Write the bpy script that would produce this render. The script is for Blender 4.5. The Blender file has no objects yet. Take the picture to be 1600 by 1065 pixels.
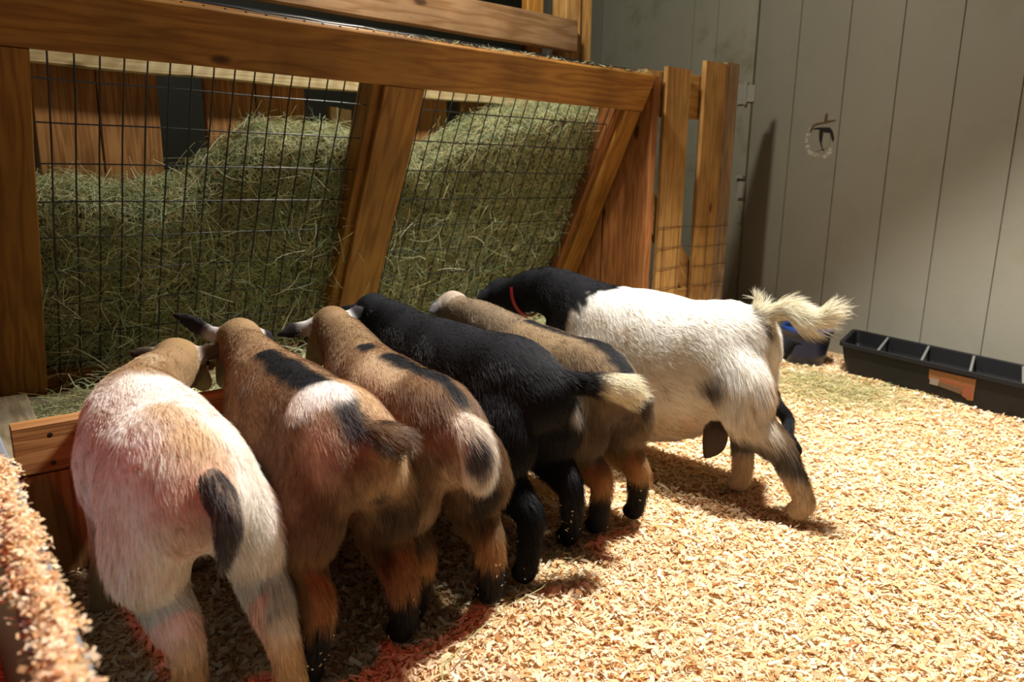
import bpy, math, random
import numpy as np
from mathutils import Matrix, Vector

random.seed(7)
RNG = np.random.default_rng(7)
S = 0.0254                      # the scene is laid out in inches, floor at z = 0
SC = bpy.context.scene
COL = SC.collection

# ------------------------------------------------------------------ camera, world, lights, exposure
cd = bpy.data.cameras.new('camera')
cam = bpy.data.objects.new('camera', cd)
COL.objects.link(cam)
right = Vector((0.770095, -0.637798, 0.012912))
down = Vector((-0.128874, -0.175364, -0.976032))
fwd = Vector((0.624776, 0.749974, -0.217243))
m = Matrix((right, -down, -fwd)).transposed().to_4x4()
m.translation = Vector((-11.466, -78.546, 30.582)) * S
cam.matrix_world = m
cd.sensor_fit = 'HORIZONTAL'
cd.sensor_width = 36.0
cd.lens = 1136.9 / 1600 * 36.0
cd.clip_start = 0.02
cd.dof.use_dof = True
cd.dof.focus_distance = 1.50
cd.dof.aperture_fstop = 4.5
SC.camera = cam

w = bpy.data.worlds.new('world')
SC.world = w
w.use_nodes = True
w.node_tree.nodes['Background'].inputs[0].default_value = (1.0, 0.93, 0.86, 1)
w.node_tree.nodes['Background'].inputs[1].default_value = 0.04

def lamp(name, kind, loc, energy, color, size, target=None, spot=None, blend=0.5):
    l = bpy.data.lights.new(name, kind)
    l.energy = energy
    l.color = color
    if kind == 'AREA':
        l.shape = 'DISK'
        l.size = size * S
    else:
        l.shadow_soft_size = size * S
    if spot:
        l.spot_size = math.radians(spot)
        l.spot_blend = blend
    o = bpy.data.objects.new(name, l)
    COL.objects.link(o)
    o.location = Vector(loc) * S
    if target is not None:
        d = (Vector(target) - Vector(loc)).normalized()
        o.rotation_euler = d.to_track_quat('-Z', 'Y').to_euler()
    return o

lamp('pen_lamp', 'SPOT', (63, -37, 92), 570, (1.0, 0.965, 0.90), 3.0, (52, -62, 0), 106, 0.5)
lamp('feeder_lamp', 'POINT', (44, -7, 82), 80, (1.0, 0.95, 0.82), 2.5)
lamp('heat_lamp', 'SPOT', (-25, -52, 60), 17, (1.0, 0.04, 0.008), 1.2, (4, -40, 2), 60, 0.6)

SC.view_settings.view_transform = 'Standard'
SC.view_settings.look = 'None'
SC.view_settings.gamma = 1.0
SC.view_settings.exposure = 0.0
SC.view_settings.use_curve_mapping = False
SC.cycles.max_bounces = 6
SC.cycles.diffuse_bounces = 4
SC.cycles.use_denoising = True
SC.cycles.sample_clamp_indirect = 4.0

# ------------------------------------------------------------------ helpers
def tag(o, label=None, cat=None, group=None, kind=None):
    if label: o['label'] = label
    if cat: o['category'] = cat
    if group: o['group'] = group
    if kind: o['kind'] = kind
    return o

def mesh_obj(name, verts, faces, mat, parent=None, smooth=False, colors=None):
    """verts in inches (world); one mesh object"""
    me = bpy.data.meshes.new(name)
    v = np.asarray(verts, dtype=np.float64).reshape(-1, 3) * S
    if isinstance(faces, np.ndarray):
        n, k = faces.shape
        me.vertices.add(len(v))
        me.vertices.foreach_set('co', v.ravel())
        me.loops.add(n * k)
        me.loops.foreach_set('vertex_index', faces.ravel().astype(np.int32))
        me.polygons.add(n)
        me.polygons.foreach_set('loop_start', (np.arange(n) * k).astype(np.int32))
        me.update(calc_edges=True)
    else:
        me.from_pydata([tuple(p) for p in v], [], faces)
        me.update()
    if smooth:
        me.polygons.foreach_set('use_smooth', np.ones(len(me.polygons), dtype=bool))
    if colors is not None:
        a = me.color_attributes.new('tint', 'FLOAT_COLOR', 'POINT')
        c4 = np.ones((len(v), 4), dtype=np.float32)
        c4[:, :3] = colors
        a.data.foreach_set('color', c4.ravel())
    me.validate()
    o = bpy.data.objects.new(name, me)
    COL.objects.link(o)
    if mat: me.materials.append(mat)
    if parent: o.parent = parent
    return o

def board(name, a, b, wdir, w, t, mat, parent=None, bev=0.12, tdir=None, rough=0.03, seg=None):
    """A board from a to b (centre line of its cross-section), w wide along wdir, t thick. Grain runs along its own x axis."""
    a = Vector(a); b = Vector(b)
    L = (b - a).length
    x = (b - a).normalized()
    y = Vector(wdir); y = (y - x * y.dot(x)).normalized()
    z = x.cross(y)
    hw, ht = w / 2, t / 2
    prof = [(-hw, -ht + bev), (-hw + bev, -ht), (hw - bev, -ht), (hw, -ht + bev), (hw, ht - bev), (hw - bev, ht), (-hw + bev, ht), (-hw, ht - bev)]
    n = seg or max(2, int(L / 4))
    vs, fs = [], []
    ph = random.random() * 9
    for i in range(n + 1):
        u = L * i / n
        k = 1.0
        e = 0.0
        dy = rough * math.sin(ph + u * 0.31) ; dz = rough * math.sin(ph * 2 + u * 0.23)
        for (p, q) in prof:
            vs.append((u, p * k + dy, q * k + dz))
    for i in range(n):
        for j in range(8):
            fs.append((i * 8 + j, i * 8 + (j + 1) % 8, (i + 1) * 8 + (j + 1) % 8, (i + 1) * 8 + j))
    fs.append(tuple(range(8))[::-1]); fs.append(tuple(n * 8 + j for j in range(8)))
    fs = [f[::-1] for f in fs]
    o = mesh_obj(name, vs, fs, mat)
    M = Matrix((x, y, z)).transposed().to_4x4()
    M.translation = a * S
    o.matrix_world = M
    if parent:
        o.parent = parent
        o.matrix_parent_inverse = parent.matrix_world.inverted()
    return o

def empty(name, loc, **kw):
    o = bpy.data.objects.new(name, None)
    COL.objects.link(o)
    o.location = Vector(loc) * S
    o.empty_display_size = 0.05
    tag(o, **kw)
    bpy.context.view_layer.update()
    return o

def adopt(o, parent):
    o.parent = parent
    o.matrix_parent_inverse = parent.matrix_world.inverted()
    return o

def tube(pts, r, n=6, closed=False):
    P = np.asarray(pts, float)
    vs, fs = [], []
    m_ = len(P)
    rr = np.full(m_, r) if np.isscalar(r) else np.asarray(r, float)
    up = np.array([0.13, 0.21, 1.0])
    for i in range(m_):
        t = P[min(i + 1, m_ - 1)] - P[max(i - 1, 0)]
        if closed: t = P[(i + 1) % m_] - P[i - 1]
        t = t / (np.linalg.norm(t) + 1e-9)
        a = np.cross(t, up); 
        if np.linalg.norm(a) < 1e-3: a = np.cross(t, [1, 0, 0])
        a /= np.linalg.norm(a); b = np.cross(t, a)
        for j in range(n):
            an = 2 * math.pi * j / n
            vs.append(P[i] + rr[i] * (math.cos(an) * a + math.sin(an) * b))
    for i in range(m_ if closed else m_ - 1):
        i2 = (i + 1) % m_
        for j in range(n):
            fs.append((i * n + j, i * n + (j + 1) % n, i2 * n + (j + 1) % n, i2 * n + j))
    if not closed:
        fs.append(tuple(range(n))[::-1]); fs.append(tuple((m_ - 1) * n + j for j in range(n)))
    return vs, fs

def merge(parts):
    vs, fs = [], []
    for v, f in parts:
        o = len(vs)
        vs.extend(v); fs.extend([tuple(i + o for i in q) for q in f])
    return vs, fs

def boxv(lo, hi):
    x0, y0, z0 = lo; x1, y1, z1 = hi
    v = [(x0, y0, z0), (x1, y0, z0), (x1, y1, z0), (x0, y1, z0), (x0, y0, z1), (x1, y0, z1), (x1, y1, z1), (x0, y1, z1)]
    f = [(0, 3, 2, 1), (4, 5, 6, 7), (0, 1, 5, 4), (1, 2, 6, 5), (2, 3, 7, 6), (3, 0, 4, 7)]
    return v, f

_nd = np.random.default_rng(3).normal(size=(24, 3)); _nd /= np.linalg.norm(_nd, axis=1)[:, None]
_np = np.random.default_rng(4).uniform(0, 6.28, 24)
def noise(p, freq, seed=0):
    """smooth pseudo noise about -1..1"""
    o = 0
    for i in range(6):
        j = (i + seed * 5) % 24
        q = p @ _nd[j] * freq * (1 + 0.17 * i) + _np[(j + seed) % 24]
        q2 = p @ _nd[(j + 7) % 24] * freq * 0.8
        o = o + np.sin(q + 1.3 * np.sin(q2 + i))
    return o / 3.2

# ------------------------------------------------------------------ materials
def new_mat(name):
    mt = bpy.data.materials.new(name)
    mt.use_nodes = True
    nt = mt.node_tree
    return mt, nt, nt.nodes['Principled BSDF']

def N(nt, kind, **kw):
    n = nt.nodes.new(kind)
    for k, v in kw.items(): setattr(n, k, v)
    return n

def ramp(nt, stops, interp='LINEAR'):
    r = N(nt, 'ShaderNodeValToRGB')
    r.color_ramp.interpolation = interp
    els = r.color_ramp.elements
    while len(els) < len(stops): els.new(0.5)
    for e, (p, c) in zip(els, stops):
        e.position = p; e.color = (*c, 1)
    return r

def wood(name, light, mid, dark, rough=0.6, grain=1.0, worn=0.0, dirt=0.35):
    mt, nt, b = new_mat(name)
    L = nt.links.new
    tc = N(nt, 'ShaderNodeTexCoord')
    oi = N(nt, 'ShaderNodeObjectInfo')
    add = N(nt, 'ShaderNodeVectorMath', operation='ADD')
    sc = N(nt, 'ShaderNodeVectorMath', operation='SCALE')
    comb = N(nt, 'ShaderNodeCombineXYZ')
    L(oi.outputs['Random'], comb.inputs[0]); L(oi.outputs['Random'], comb.inputs[1]); L(oi.outputs['Random'], comb.inputs[2])
    L(comb.outputs[0], sc.inputs[0]); sc.inputs['Scale'].default_value = 13.7
    L(tc.outputs['Object'], add.inputs[0]); L(sc.outputs[0], add.inputs[1])
    mp = N(nt, 'ShaderNodeMapping'); mp.inputs['Scale'].default_value = (0.9, 9.0 * grain, 6.0 * grain)
    L(add.outputs[0], mp.inputs[0])
    n1 = N(nt, 'ShaderNodeTexNoise'); n1.inputs['Scale'].default_value = 1.6; n1.inputs['Detail'].default_value = 3
    L(mp.outputs[0], n1.inputs['Vector'])
    mul = N(nt, 'ShaderNodeMath', operation='MULTIPLY'); mul.inputs[1].default_value = 44
    L(n1.outputs['Fac'], mul.inputs[0])
    sn = N(nt, 'ShaderNodeMath', operation='SINE'); L(mul.outputs[0], sn.inputs[0])
    mr = N(nt, 'ShaderNodeMapRange'); mr.inputs['From Min'].default_value = -1; mr.inputs['From Max'].default_value = 1
    L(sn.outputs[0], mr.inputs['Value'])
    # fine fibres
    mp2 = N(nt, 'ShaderNodeMapping'); mp2.inputs['Scale'].default_value = (6, 260, 260)
    L(add.outputs[0], mp2.inputs[0])
    n2 = N(nt, 'ShaderNodeTexNoise'); n2.inputs['Scale'].default_value = 1.0; n2.inputs['Detail'].default_value = 2
    L(mp2.outputs[0], n2.inputs['Vector'])
    mx = N(nt, 'ShaderNodeMix', data_type='FLOAT'); mx.inputs[0].default_value = 0.5
    L(mr.outputs[0], mx.inputs[2]); L(n2.outputs['Fac'], mx.inputs[3])
    r = ramp(nt, [(0.0, dark), (0.38, mid), (0.85, light)])
    L(mx.outputs[0], r.inputs[0])
    # knots
    mp3 = N(nt, 'ShaderNodeMapping'); mp3.inputs['Scale'].default_value = (3.0, 7.0, 7.0)
    L(add.outputs[0], mp3.inputs[0])
    vo = N(nt, 'ShaderNodeTexVoronoi'); vo.inputs['Scale'].default_value = 1.0
    L(mp3.outputs[0], vo.inputs['Vector'])
    kr = ramp(nt, [(0.0, (1, 1, 1)), (0.06, (0.9, 0.9, 0.9)), (0.11, (0, 0, 0))])
    L(vo.outputs['Distance'], kr.inputs[0])
    km = N(nt, 'ShaderNodeMix', data_type='RGBA'); km.inputs[7].default_value = (dark[0] * 0.35, dark[1] * 0.3, dark[2] * 0.3, 1)
    L(kr.outputs[0], km.inputs[0]); L(r.outputs[0], km.inputs[6])
    # dirt blotches
    n3 = N(nt, 'ShaderNodeTexNoise'); n3.inputs['Scale'].default_value = 5.0; n3.inputs['Detail'].default_value = 6
    L(add.outputs[0], n3.inputs['Vector'])
    dr = ramp(nt, [(0.42, (1, 1, 1)), (0.7, (1 - dirt,) * 3)])
    L(n3.outputs['Fac'], dr.inputs[0])
    dm = N(nt, 'ShaderNodeMix', data_type='RGBA', blend_type='MULTIPLY'); dm.inputs[0].default_value = 1
    L(km.outputs[2], dm.inputs[6]); L(dr.outputs[0], dm.inputs[7])
    L(dm.outputs[2], b.inputs['Base Color'])
    b.inputs['Roughness'].default_value = rough
    b.inputs['Specular IOR Level'].default_value = 0.3
    bp = N(nt, 'ShaderNodeBump'); bp.inputs['Strength'].default_value = 0.35; bp.inputs['Distance'].default_value = 0.002
    L(mx.outputs[0], bp.inputs['Height']); L(bp.outputs[0], b.inputs['Normal'])
    return mt

W_CEDAR = wood('stained_wood', (0.40, 0.185, 0.036), (0.31, 0.13, 0.021), (0.17, 0.06, 0.009))
W_RED = wood('red_brown_wood', (0.33, 0.13, 0.04), (0.25, 0.085, 0.022), (0.13, 0.04, 0.01))
W_PLANK = wood('rough_plank', (0.55, 0.28, 0.10), (0.42, 0.19, 0.06), (0.20, 0.075, 0.02), grain=1.6)
W_PALE = wood('pale_new_wood', (0.72, 0.60, 0.36), (0.66, 0.52, 0.28), (0.48, 0.33, 0.14), grain=1.3, dirt=0.15)
W_PICKET = wood('picket_wood', (0.55, 0.31, 0.10), (0.46, 0.235, 0.065), (0.28, 0.12, 0.03))
W_WEATH = wood('worn_brown_wood', (0.34, 0.20, 0.10), (0.27, 0.14, 0.06), (0.16, 0.08, 0.03))
W_GREY = wood('weathered_wood', (0.45, 0.36, 0.24), (0.36, 0.27, 0.16), (0.2, 0.14, 0.08))

def plain(name, col, rough=0.5, metal=0.0, bump=0.0, bscale=200, spec=0.5):
    mt, nt, b = new_mat(name)
    b.inputs['Roughness'].default_value = rough
    b.inputs['Metallic'].default_value = metal
    b.inputs['Specular IOR Level'].default_value = spec
    tc = N(nt, 'ShaderNodeTexCoord')
    n = N(nt, 'ShaderNodeTexNoise'); n.inputs['Scale'].default_value = bscale; n.inputs['Detail'].default_value = 4
    nt.links.new(tc.outputs['Object'], n.inputs['Vector'])
    r = ramp(nt, [(0.3, tuple(c * 0.82 for c in col)), (0.7, col)])
    nt.links.new(n.outputs['Fac'], r.inputs[0]); nt.links.new(r.outputs[0], b.inputs['Base Color'])
    if bump:
        bp = N(nt, 'ShaderNodeBump'); bp.inputs['Strength'].default_value = bump; bp.inputs['Distance'].default_value = 0.002
        nt.links.new(n.outputs['Fac'], bp.inputs['Height']); nt.links.new(bp.outputs[0], b.inputs['Normal'])
    return mt

M_WIRE = plain('black_coated_wire', (0.012, 0.014, 0.02), 0.35)
M_GALV = plain('galvanised_metal', (0.38, 0.38, 0.36), 0.45, 0.7)
M_BLACK = plain('black_rubber', (0.010, 0.010, 0.011), 0.55, bump=0.2, spec=0.22)
M_BLUE = plain('blue_plastic', (0.01, 0.045, 0.20), 0.4)
M_NAVY = plain('dark_blue_plastic', (0.008, 0.014, 0.045), 0.4)
M_DARK = plain('gap_shade', (0.01, 0.008, 0.006), 0.9)  # near-black colour standing in for shade inside the door gap and broken siding
M_SCREW = plain('screw_steel', (0.06, 0.05, 0.04), 0.4, 0.8)
M_EYE = plain('eye', (0.02, 0.012, 0.006), 0.1)
M_RED = plain('red_webbing', (0.40, 0.012, 0.025), 0.6, bump=0.4, bscale=900)
M_CYAN = plain('pale_green_cord', (0.35, 0.6, 0.55), 0.6)
M_GREYPAINT = plain('grey_paint', (0.19, 0.22, 0.25), 0.5, bump=0.1)
M_STICKER = plain('orange_sticker', (0.22, 0.09, 0.025), 0.6, bscale=40)
M_STICKW = plain('white_sticker', (0.24, 0.20, 0.16), 0.5)
M_STICKR = plain('red_sticker', (0.24, 0.065, 0.03), 0.5)
M_STICKD = plain('brown_sticker', (0.12, 0.07, 0.04), 0.5)

def attr_mat(name, rough=0.7, transl=0.0, spec=0.2, rootdark=None, sheen=0.0):
    mt, nt, b = new_mat(name)
    a = N(nt, 'ShaderNodeAttribute'); a.attribute_name = 'tint'
    src = a.outputs['Color']
    nt.links.new(src, b.inputs['Base Color'])
    b.inputs['Roughness'].default_value = rough
    b.inputs['Specular IOR Level'].default_value = spec
    if sheen:
        b.inputs['Sheen Weight'].default_value = sheen
    if transl:
        tr = N(nt, 'ShaderNodeBsdfTranslucent'); nt.links.new(src, tr.inputs[0])
        mx = N(nt, 'ShaderNodeMixShader'); mx.inputs[0].default_value = transl
        nt.links.new(b.outputs[0], mx.inputs[1]); nt.links.new(tr.outputs[0], mx.inputs[2])
        nt.links.new(mx.outputs[0], nt.nodes['Material Output'].inputs[0])
    return mt
M_CHIP = attr_mat('wood_shavings', 0.75, 0.25)
M_HAY = attr_mat('hay', 0.5, 0.2, 0.35)
M_SKIN = attr_mat('goat_hide', 0.85, 0, 0.1)
M_FUR = attr_mat('goat_fur', 0.45, 0.15, 0.35)

# ground
def ground_mat():
    mt, nt, b = new_mat('shavings_ground')
    L = nt.links.new
    tc = N(nt, 'ShaderNodeTexCoord')
    v = N(nt, 'ShaderNodeTexVoronoi'); v.inputs['Scale'].default_value = 110
    mp = N(nt, 'ShaderNodeMapping'); mp.inputs['Scale'].default_value = (1.0, 1.6, 1)
    L(tc.outputs['Object'], mp.inputs[0]); L(mp.outputs[0], v.inputs['Vector'])
    r = ramp(nt, [(0.0, (0.30, 0.15, 0.055)), (0.4, (0.55, 0.34, 0.16)), (0.8, (0.68, 0.47, 0.26)), (1.0, (0.74, 0.56, 0.34))])
    sp = N(nt, 'ShaderNodeSeparateColor'); L(v.outputs['Color'], sp.inputs[0]); L(sp.outputs[0], r.inputs[0])
    L(r.outputs[0], b.inputs['Base Color'])
    b.inputs['Roughness'].default_value = 0.9
    bp = N(nt, 'ShaderNodeBump'); bp.inputs['Strength'].default_value = 0.8; bp.inputs['Distance'].default_value = 0.004
    L(sp.outputs[1], bp.inputs['Height']); L(bp.outputs[0], b.inputs['Normal'])
    return mt
M_GROUND = ground_mat()

def wall_mat(name, base, stain, dirty):
    mt, nt, b = new_mat(name)
    L = nt.links.new
    tc = N(nt, 'ShaderNodeTexCoord')
    n1 = N(nt, 'ShaderNodeTexNoise'); n1.inputs['Scale'].default_value = 1.3; n1.inputs['Detail'].default_value = 5
    L(tc.outputs['Object'], n1.inputs['Vector'])
    r = ramp(nt, [(0.35, base), (0.75, tuple(c * 0.86 for c in base))])
    L(n1.outputs['Fac'], r.inputs[0])
    n2 = N(nt, 'ShaderNodeTexNoise'); n2.inputs['Scale'].default_value = 3.2; n2.inputs['Detail'].default_value = 8; n2.inputs['Roughness'].default_value = 0.7
    L(tc.outputs['Object'], n2.inputs['Vector'])
    r2 = ramp(nt, [(0.53, (0, 0, 0)), (0.75, (dirty,) * 3)])
    L(n2.outputs['Fac'], r2.inputs[0])
    mx = N(nt, 'ShaderNodeMix', data_type='RGBA'); mx.inputs[7].default_value = (*stain, 1)
    L(r2.outputs[0], mx.inputs[0]); L(r.outputs[0], mx.inputs[6])
    L(mx.outputs[2], b.inputs['Base Color'])
    b.inputs['Roughness'].default_value = 0.65
    b.inputs['Specular IOR Level'].default_value = 0.25
    # brushed horizontal texture of pressed siding
    mp = N(nt, 'ShaderNodeMapping'); mp.inputs['Scale'].default_value = (8, 8, 420)
    L(tc.outputs['Object'], mp.inputs[0])
    n3 = N(nt, 'ShaderNodeTexNoise'); n3.inputs['Scale'].default_value = 1; n3.inputs['Detail'].default_value = 3
    L(mp.outputs[0], n3.inputs['Vector'])
    bp = N(nt, 'ShaderNodeBump'); bp.inputs['Strength'].default_value = 0.35; bp.inputs['Distance'].default_value = 0.001
    L(n3.outputs['Fac'], bp.inputs['Height']); L(bp.outputs[0], b.inputs['Normal'])
    return mt
M_WALL = wall_mat('painted_siding', (0.245, 0.228, 0.178), (0.16, 0.145, 0.095), 0.35)
M_DOOR = wall_mat('painted_door', (0.29, 0.275, 0.205), (0.13, 0.115, 0.06), 0.9)
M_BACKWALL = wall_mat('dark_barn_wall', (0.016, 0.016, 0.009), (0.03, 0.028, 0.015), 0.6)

# ------------------------------------------------------------------ floor
xs = np.linspace(-60, 130, 190); ys = np.linspace(-110, 80, 190)
GX, GY = np.meshgrid(xs, ys)
def ground_h(x, y):
    p = np.stack([np.ravel(x), np.ravel(y), np.zeros(np.size(x))], 1)
    h = 0.30 * noise(p, 0.16, 1) + 0.13 * noise(p, 0.5, 2) + 0.06 * noise(p, 1.6, 3) - 0.25
    edge = np.clip((p[:, 0] - 100) / 8, 0, 1)
    return (h * (1 - edge * 0.5)).reshape(np.shape(x))
gv = np.stack([GX.ravel(), GY.ravel(), ground_h(GX, GY).ravel()], 1)
ii = np.arange(189 * 189); rr_, cc_ = ii // 189, ii % 189
gf = np.stack([rr_ * 190 + cc_, rr_ * 190 + cc_ + 1, (rr_ + 1) * 190 + cc_ + 1, (rr_ + 1) * 190 + cc_], 1)
fl = mesh_obj('floor', gv, gf, M_GROUND, smooth=True)
tag(fl, kind='structure')

# ------------------------------------------------------------------ walls
WYAW = math.radians(-95)
WD = np.array([math.cos(WYAW), math.sin(WYAW), 0.0])
WN = np.array([WD[1], -WD[0], 0.0])          # into the pen
if WN[0] > 0: WN = -WN
WP = np.array([119.2, -15.5, 0.0])
def wallpt(s, h, d): return WP + WD * s + WN * d + np.array([0, 0, h])
def siding(name, s0, s1, grooves, h0, h1, mat, d0=0.0, depth=0.28, gw=0.34, thick=1.2):
    prof = [(s0, d0)]
    for g in grooves:
        prof += [(g - gw / 2, d0), (g - gw / 2 + 0.06, d0 - depth), (g + gw / 2 - 0.06, d0 - depth), (g + gw / 2, d0)]
    prof += [(s1, d0), (s1, d0 - thick), (s0, d0 - thick)]
    n = len(prof)
    vs = [wallpt(s, h0, d) for s, d in prof] + [wallpt(s, h1, d) for s, d in prof]
    fs = [(i, (i + 1) % n, n + (i + 1) % n, n + i) for i in range(n)]
    fs += [tuple(range(n))[::-1], tuple(range(n, 2 * n))]
    return mesh_obj(name, vs, fs, mat)
gro = [-13.6, -3.7, 5.8, 15.1, 24.6, 34.2, 43.6, 53, 62.5, 72]
wr = siding('wall_right', -22.8, 90, gro, -1, 100, M_WALL)
tag(wr, kind='structure')
wr2 = siding('wall_right', -110, -69.2, [-100, -90, -80], -1, 100, M_WALL)
tag(wr2, kind='structure')
hd = siding('trim_1', -69.2, -22.8, [], 96, 100, M_WALL)
tag(hd, kind='structure')
dr = siding('door_1', -68.8, -23.5, [-39.8, -33.3], 0.3, 95.5, M_DOOR, d0=-0.25)
tag(dr, kind='structure')
# near-black strip, painted shade for the gap between door and siding
gp = siding('gap_shade_strip', -24.2, -22.2, [], 0, 100, M_DARK, d0=-1.3, thick=0.4)
tag(gp, kind='structure')

# broken spot in the siding: black slabs painting its inner shade, torn-wood cracks, a bent flap and chipped paint around
def slab(poly, d_lo, d_hi):
    n = len(poly)
    vs = [wallpt(s, h, d_hi) for s, h in poly] + [wallpt(s, h, d_lo) for s, h in poly]
    fs = [tuple(range(n)), tuple(range(n, 2 * n))[::-1]] + [(i, i + n, (i + 1) % n + n, (i + 1) % n) for i in range(n)]
    return vs, fs
crk = merge([slab([(-9.6, 40.3), (-8.9, 41.1), (-8.2, 41.3), (-6.9, 41.4), (-6.7, 42.8), (-6.3, 42.9), (-6.2, 41.6), (-4.6, 41.7), (-4.6, 41.4), (-6.4, 41.1), (-8.2, 40.9), (-9.1, 40.5)], 0.0, 0.035),
             slab([(-9.6, 40.3), (-8.9, 40.7), (-9.1, 39.9), (-9.5, 39.6)], 0.0, 0.036)])
ck = mesh_obj('crack', *crk, plain('raw_torn_wood', (0.10, 0.055, 0.02), 0.9), wr)
blk = merge([slab([(-7.6, 40.3), (-6.9, 40.4), (-6.8, 39.0), (-6.9, 37.6), (-6.2, 36.4), (-6.6, 36.3), (-7.2, 37.6), (-7.5, 38.6)], 0.0, 0.05),
             slab([(-9.0, 40.4), (-7.5, 40.5), (-5.6, 40.4), (-5.0, 39.8), (-4.5, 38.4), (-4.7, 37.8), (-5.1, 38.4), (-5.4, 39.4), (-6.9, 39.6), (-7.6, 40.1), (-9.0, 40.2)], 0.0, 0.045)])
bk = mesh_obj('hole_shade', *blk, M_DARK, wr)
flp = merge([slab([(-8.9, 40.1), (-7.7, 40.0), (-7.4, 38.2), (-6.7, 36.6), (-8.0, 36.2), (-9.1, 37.8)], 0.03, 0.16),
             slab([(-6.7, 39.5), (-5.5, 39.3), (-5.2, 38.0), (-5.6, 36.8), (-6.5, 36.6), (-6.8, 38.0)], 0.02, 0.13)])
fo = mesh_obj('broken_flap', *flp, M_WALL, wr)
rng2 = random.Random(5)
pch = []
for k in range(16):
    a = math.radians(150 + 11 * k); cx, cz = -7 + 2.9 * math.cos(a) + rng2.uniform(-.4, .4), 38.5 + 3.1 * math.sin(a) + rng2.uniform(-.4, .3)
    r = rng2.uniform(0.25, 0.6)
    pch.append(slab([(cx + r * rng2.uniform(.6, 1.2) * math.cos(t), cz + r * rng2.uniform(.4, 1.0) * math.sin(t)) for t in np.linspace(0, 6.28, 8)[:-1]], 0.0, 0.02))
po = mesh_obj('scuffed_paint', *merge(pch), plain('pale_scuff', (0.46, 0.42, 0.33), 0.8), wr)
hg = merge([slab([(-26.6, 45.8), (-24.6, 45.8), (-24.4, 47.2), (-24.6, 49.6), (-26.4, 49.8)], -0.25, 0.35), slab([(-24.4, 46.2), (-22.4, 46.0), (-22.3, 49.2), (-24.3, 49.4)], 0.0, 0.3),
            tube([wallpt(-24.4, 45.6, .5), wallpt(-24.4, 50, .5)], .3)])
ho = mesh_obj('hinge', *hg, plain('painted_hinge', (0.34, 0.32, 0.26), 0.6), dr)
hg = merge([slab([(-25.2, 31.4), (-23.4, 31.2), (-23.4, 31.9), (-25.0, 32.1)], 0.0, 0.8), slab([(-24.6, 27.4), (-23.2, 27.4), (-22.9, 30.6), (-24.2, 30.8)], 0.0, 0.6), slab([(-24.2, 22.5), (-23.4, 22.4), (-23.3, 25), (-24, 25.6)], 0, 0.4)])
ho = mesh_obj('latch', *hg, plain('painted_latch', (0.34, 0.32, 0.27), 0.6), dr)

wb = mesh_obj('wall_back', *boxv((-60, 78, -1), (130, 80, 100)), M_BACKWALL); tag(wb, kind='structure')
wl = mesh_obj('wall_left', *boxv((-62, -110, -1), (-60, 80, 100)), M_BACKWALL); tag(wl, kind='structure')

# ------------------------------------------------------------------ hay feeder
AL = math.radians(26.36)
DN = np.array([0, math.sin(AL), -math.cos(AL)])         # down the sloping front
FN = np.array([0, -math.cos(AL), -math.sin(AL)])        # out of the front, towards the pen
def fp(x, s, d=0.0): return np.array([x, 0, 38.0]) + DN * s + FN * d
feeder = empty('hay_feeder', (36, 8, 0), label='large orange-brown wooden hay feeder with sloping black wire front, filled with green hay', cat='hay feeder')
T = 1.5
board('top_rail', fp(-14, -5.93, -T / 2), fp(78.2, -5.93, -T / 2), DN, 5.5, T, W_CEDAR, feeder, seg=14)
for nm, x in (('front_post', -3.95), ('front_post', 36.1), ('front_post', 74.9)):
    ww = 5.5 if x < 70 else 3.6
    xx = x if x < 70 else 76.3
    board(nm, fp(xx, -3.15, -T / 2), fp(xx, 36.5, -T / 2), (1, 0, 0), ww, T, W_CEDAR, feeder)
    if x > 0:  # second board set edge-on behind the post face
        board('post_backing', fp(xx - ww / 2 - 0.2, -3.15, -T / 2 - 1.9), fp(xx - ww / 2 - 0.2, 36.5, -T / 2 - 1.9), FN, 3.5, 1.5, W_RED if x > 70 else W_CEDAR, feeder)
board('bottom_rail', fp(-8, 36.0, -T / 2 - 1.6), fp(78, 36.0, -T / 2 - 1.6), DN, 3.5, T, W_CEDAR, feeder)
# wire mesh panels: 2 in by 4 in
def wire_panel(x0, x1, xs_, s0, s1, ss, d=-1.62):
    parts = []
    for i, x in enumerate(xs_):
        parts.append(tube([fp(x + 0.05 * math.sin(i + s * .3), s, d) for s in np.linspace(s0, s1, 10)], 0.085, 6))
    for j, s in enumerate(ss):
        parts.append(tube([fp(x, s + 0.04 * math.sin(j + x * .4), d - 0.13) for x in np.linspace(x0, x1, 14)], 0.08, 6))
    return merge(parts)
OFF = 0.45
wp = wire_panel(-1.5, 34.5, [OFF * 0 + 0.35 + 2.0 * 1.028 * k for k in range(17)], -4.2, 37, [-0.1 + 4.13 * j for j in range(9)])
mesh_obj('wire_mesh', *wp, M_WIRE); adopt(bpy.data.objects['wire_mesh'], feeder)
wp = wire_panel(37.5, 76.5, [40.05 + 2.0 * 1.02 * k for k in range(17)], -4.2, 37, [-0.1 + 4.13 * j for j in range(9)])
o = mesh_obj('wire_mesh', *wp, M_WIRE); adopt(o, feeder)
# right end panel of the feeder (upright board on edge)
board('end_panel', (79.3, 1.6, 0.3), (79.3, 1.6, 46.0), (0, 1, 0), 9.4, 1.5, W_RED, feeder)
board('end_panel', (79.4, 12.0, 0.3), (79.4, 12.0, 46.0), (0, 1, 0), 10.5, 1.4, W_RED, feeder)
# rear rail (pale) and boards behind the hay
board('rear_rail', (-12, 16.2, 44.9), (82, 16.2, 45.2), (0, 0, 1), 6.2, 1.5, W_PALE, feeder, bev=0.08, rough=0.08)
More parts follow.
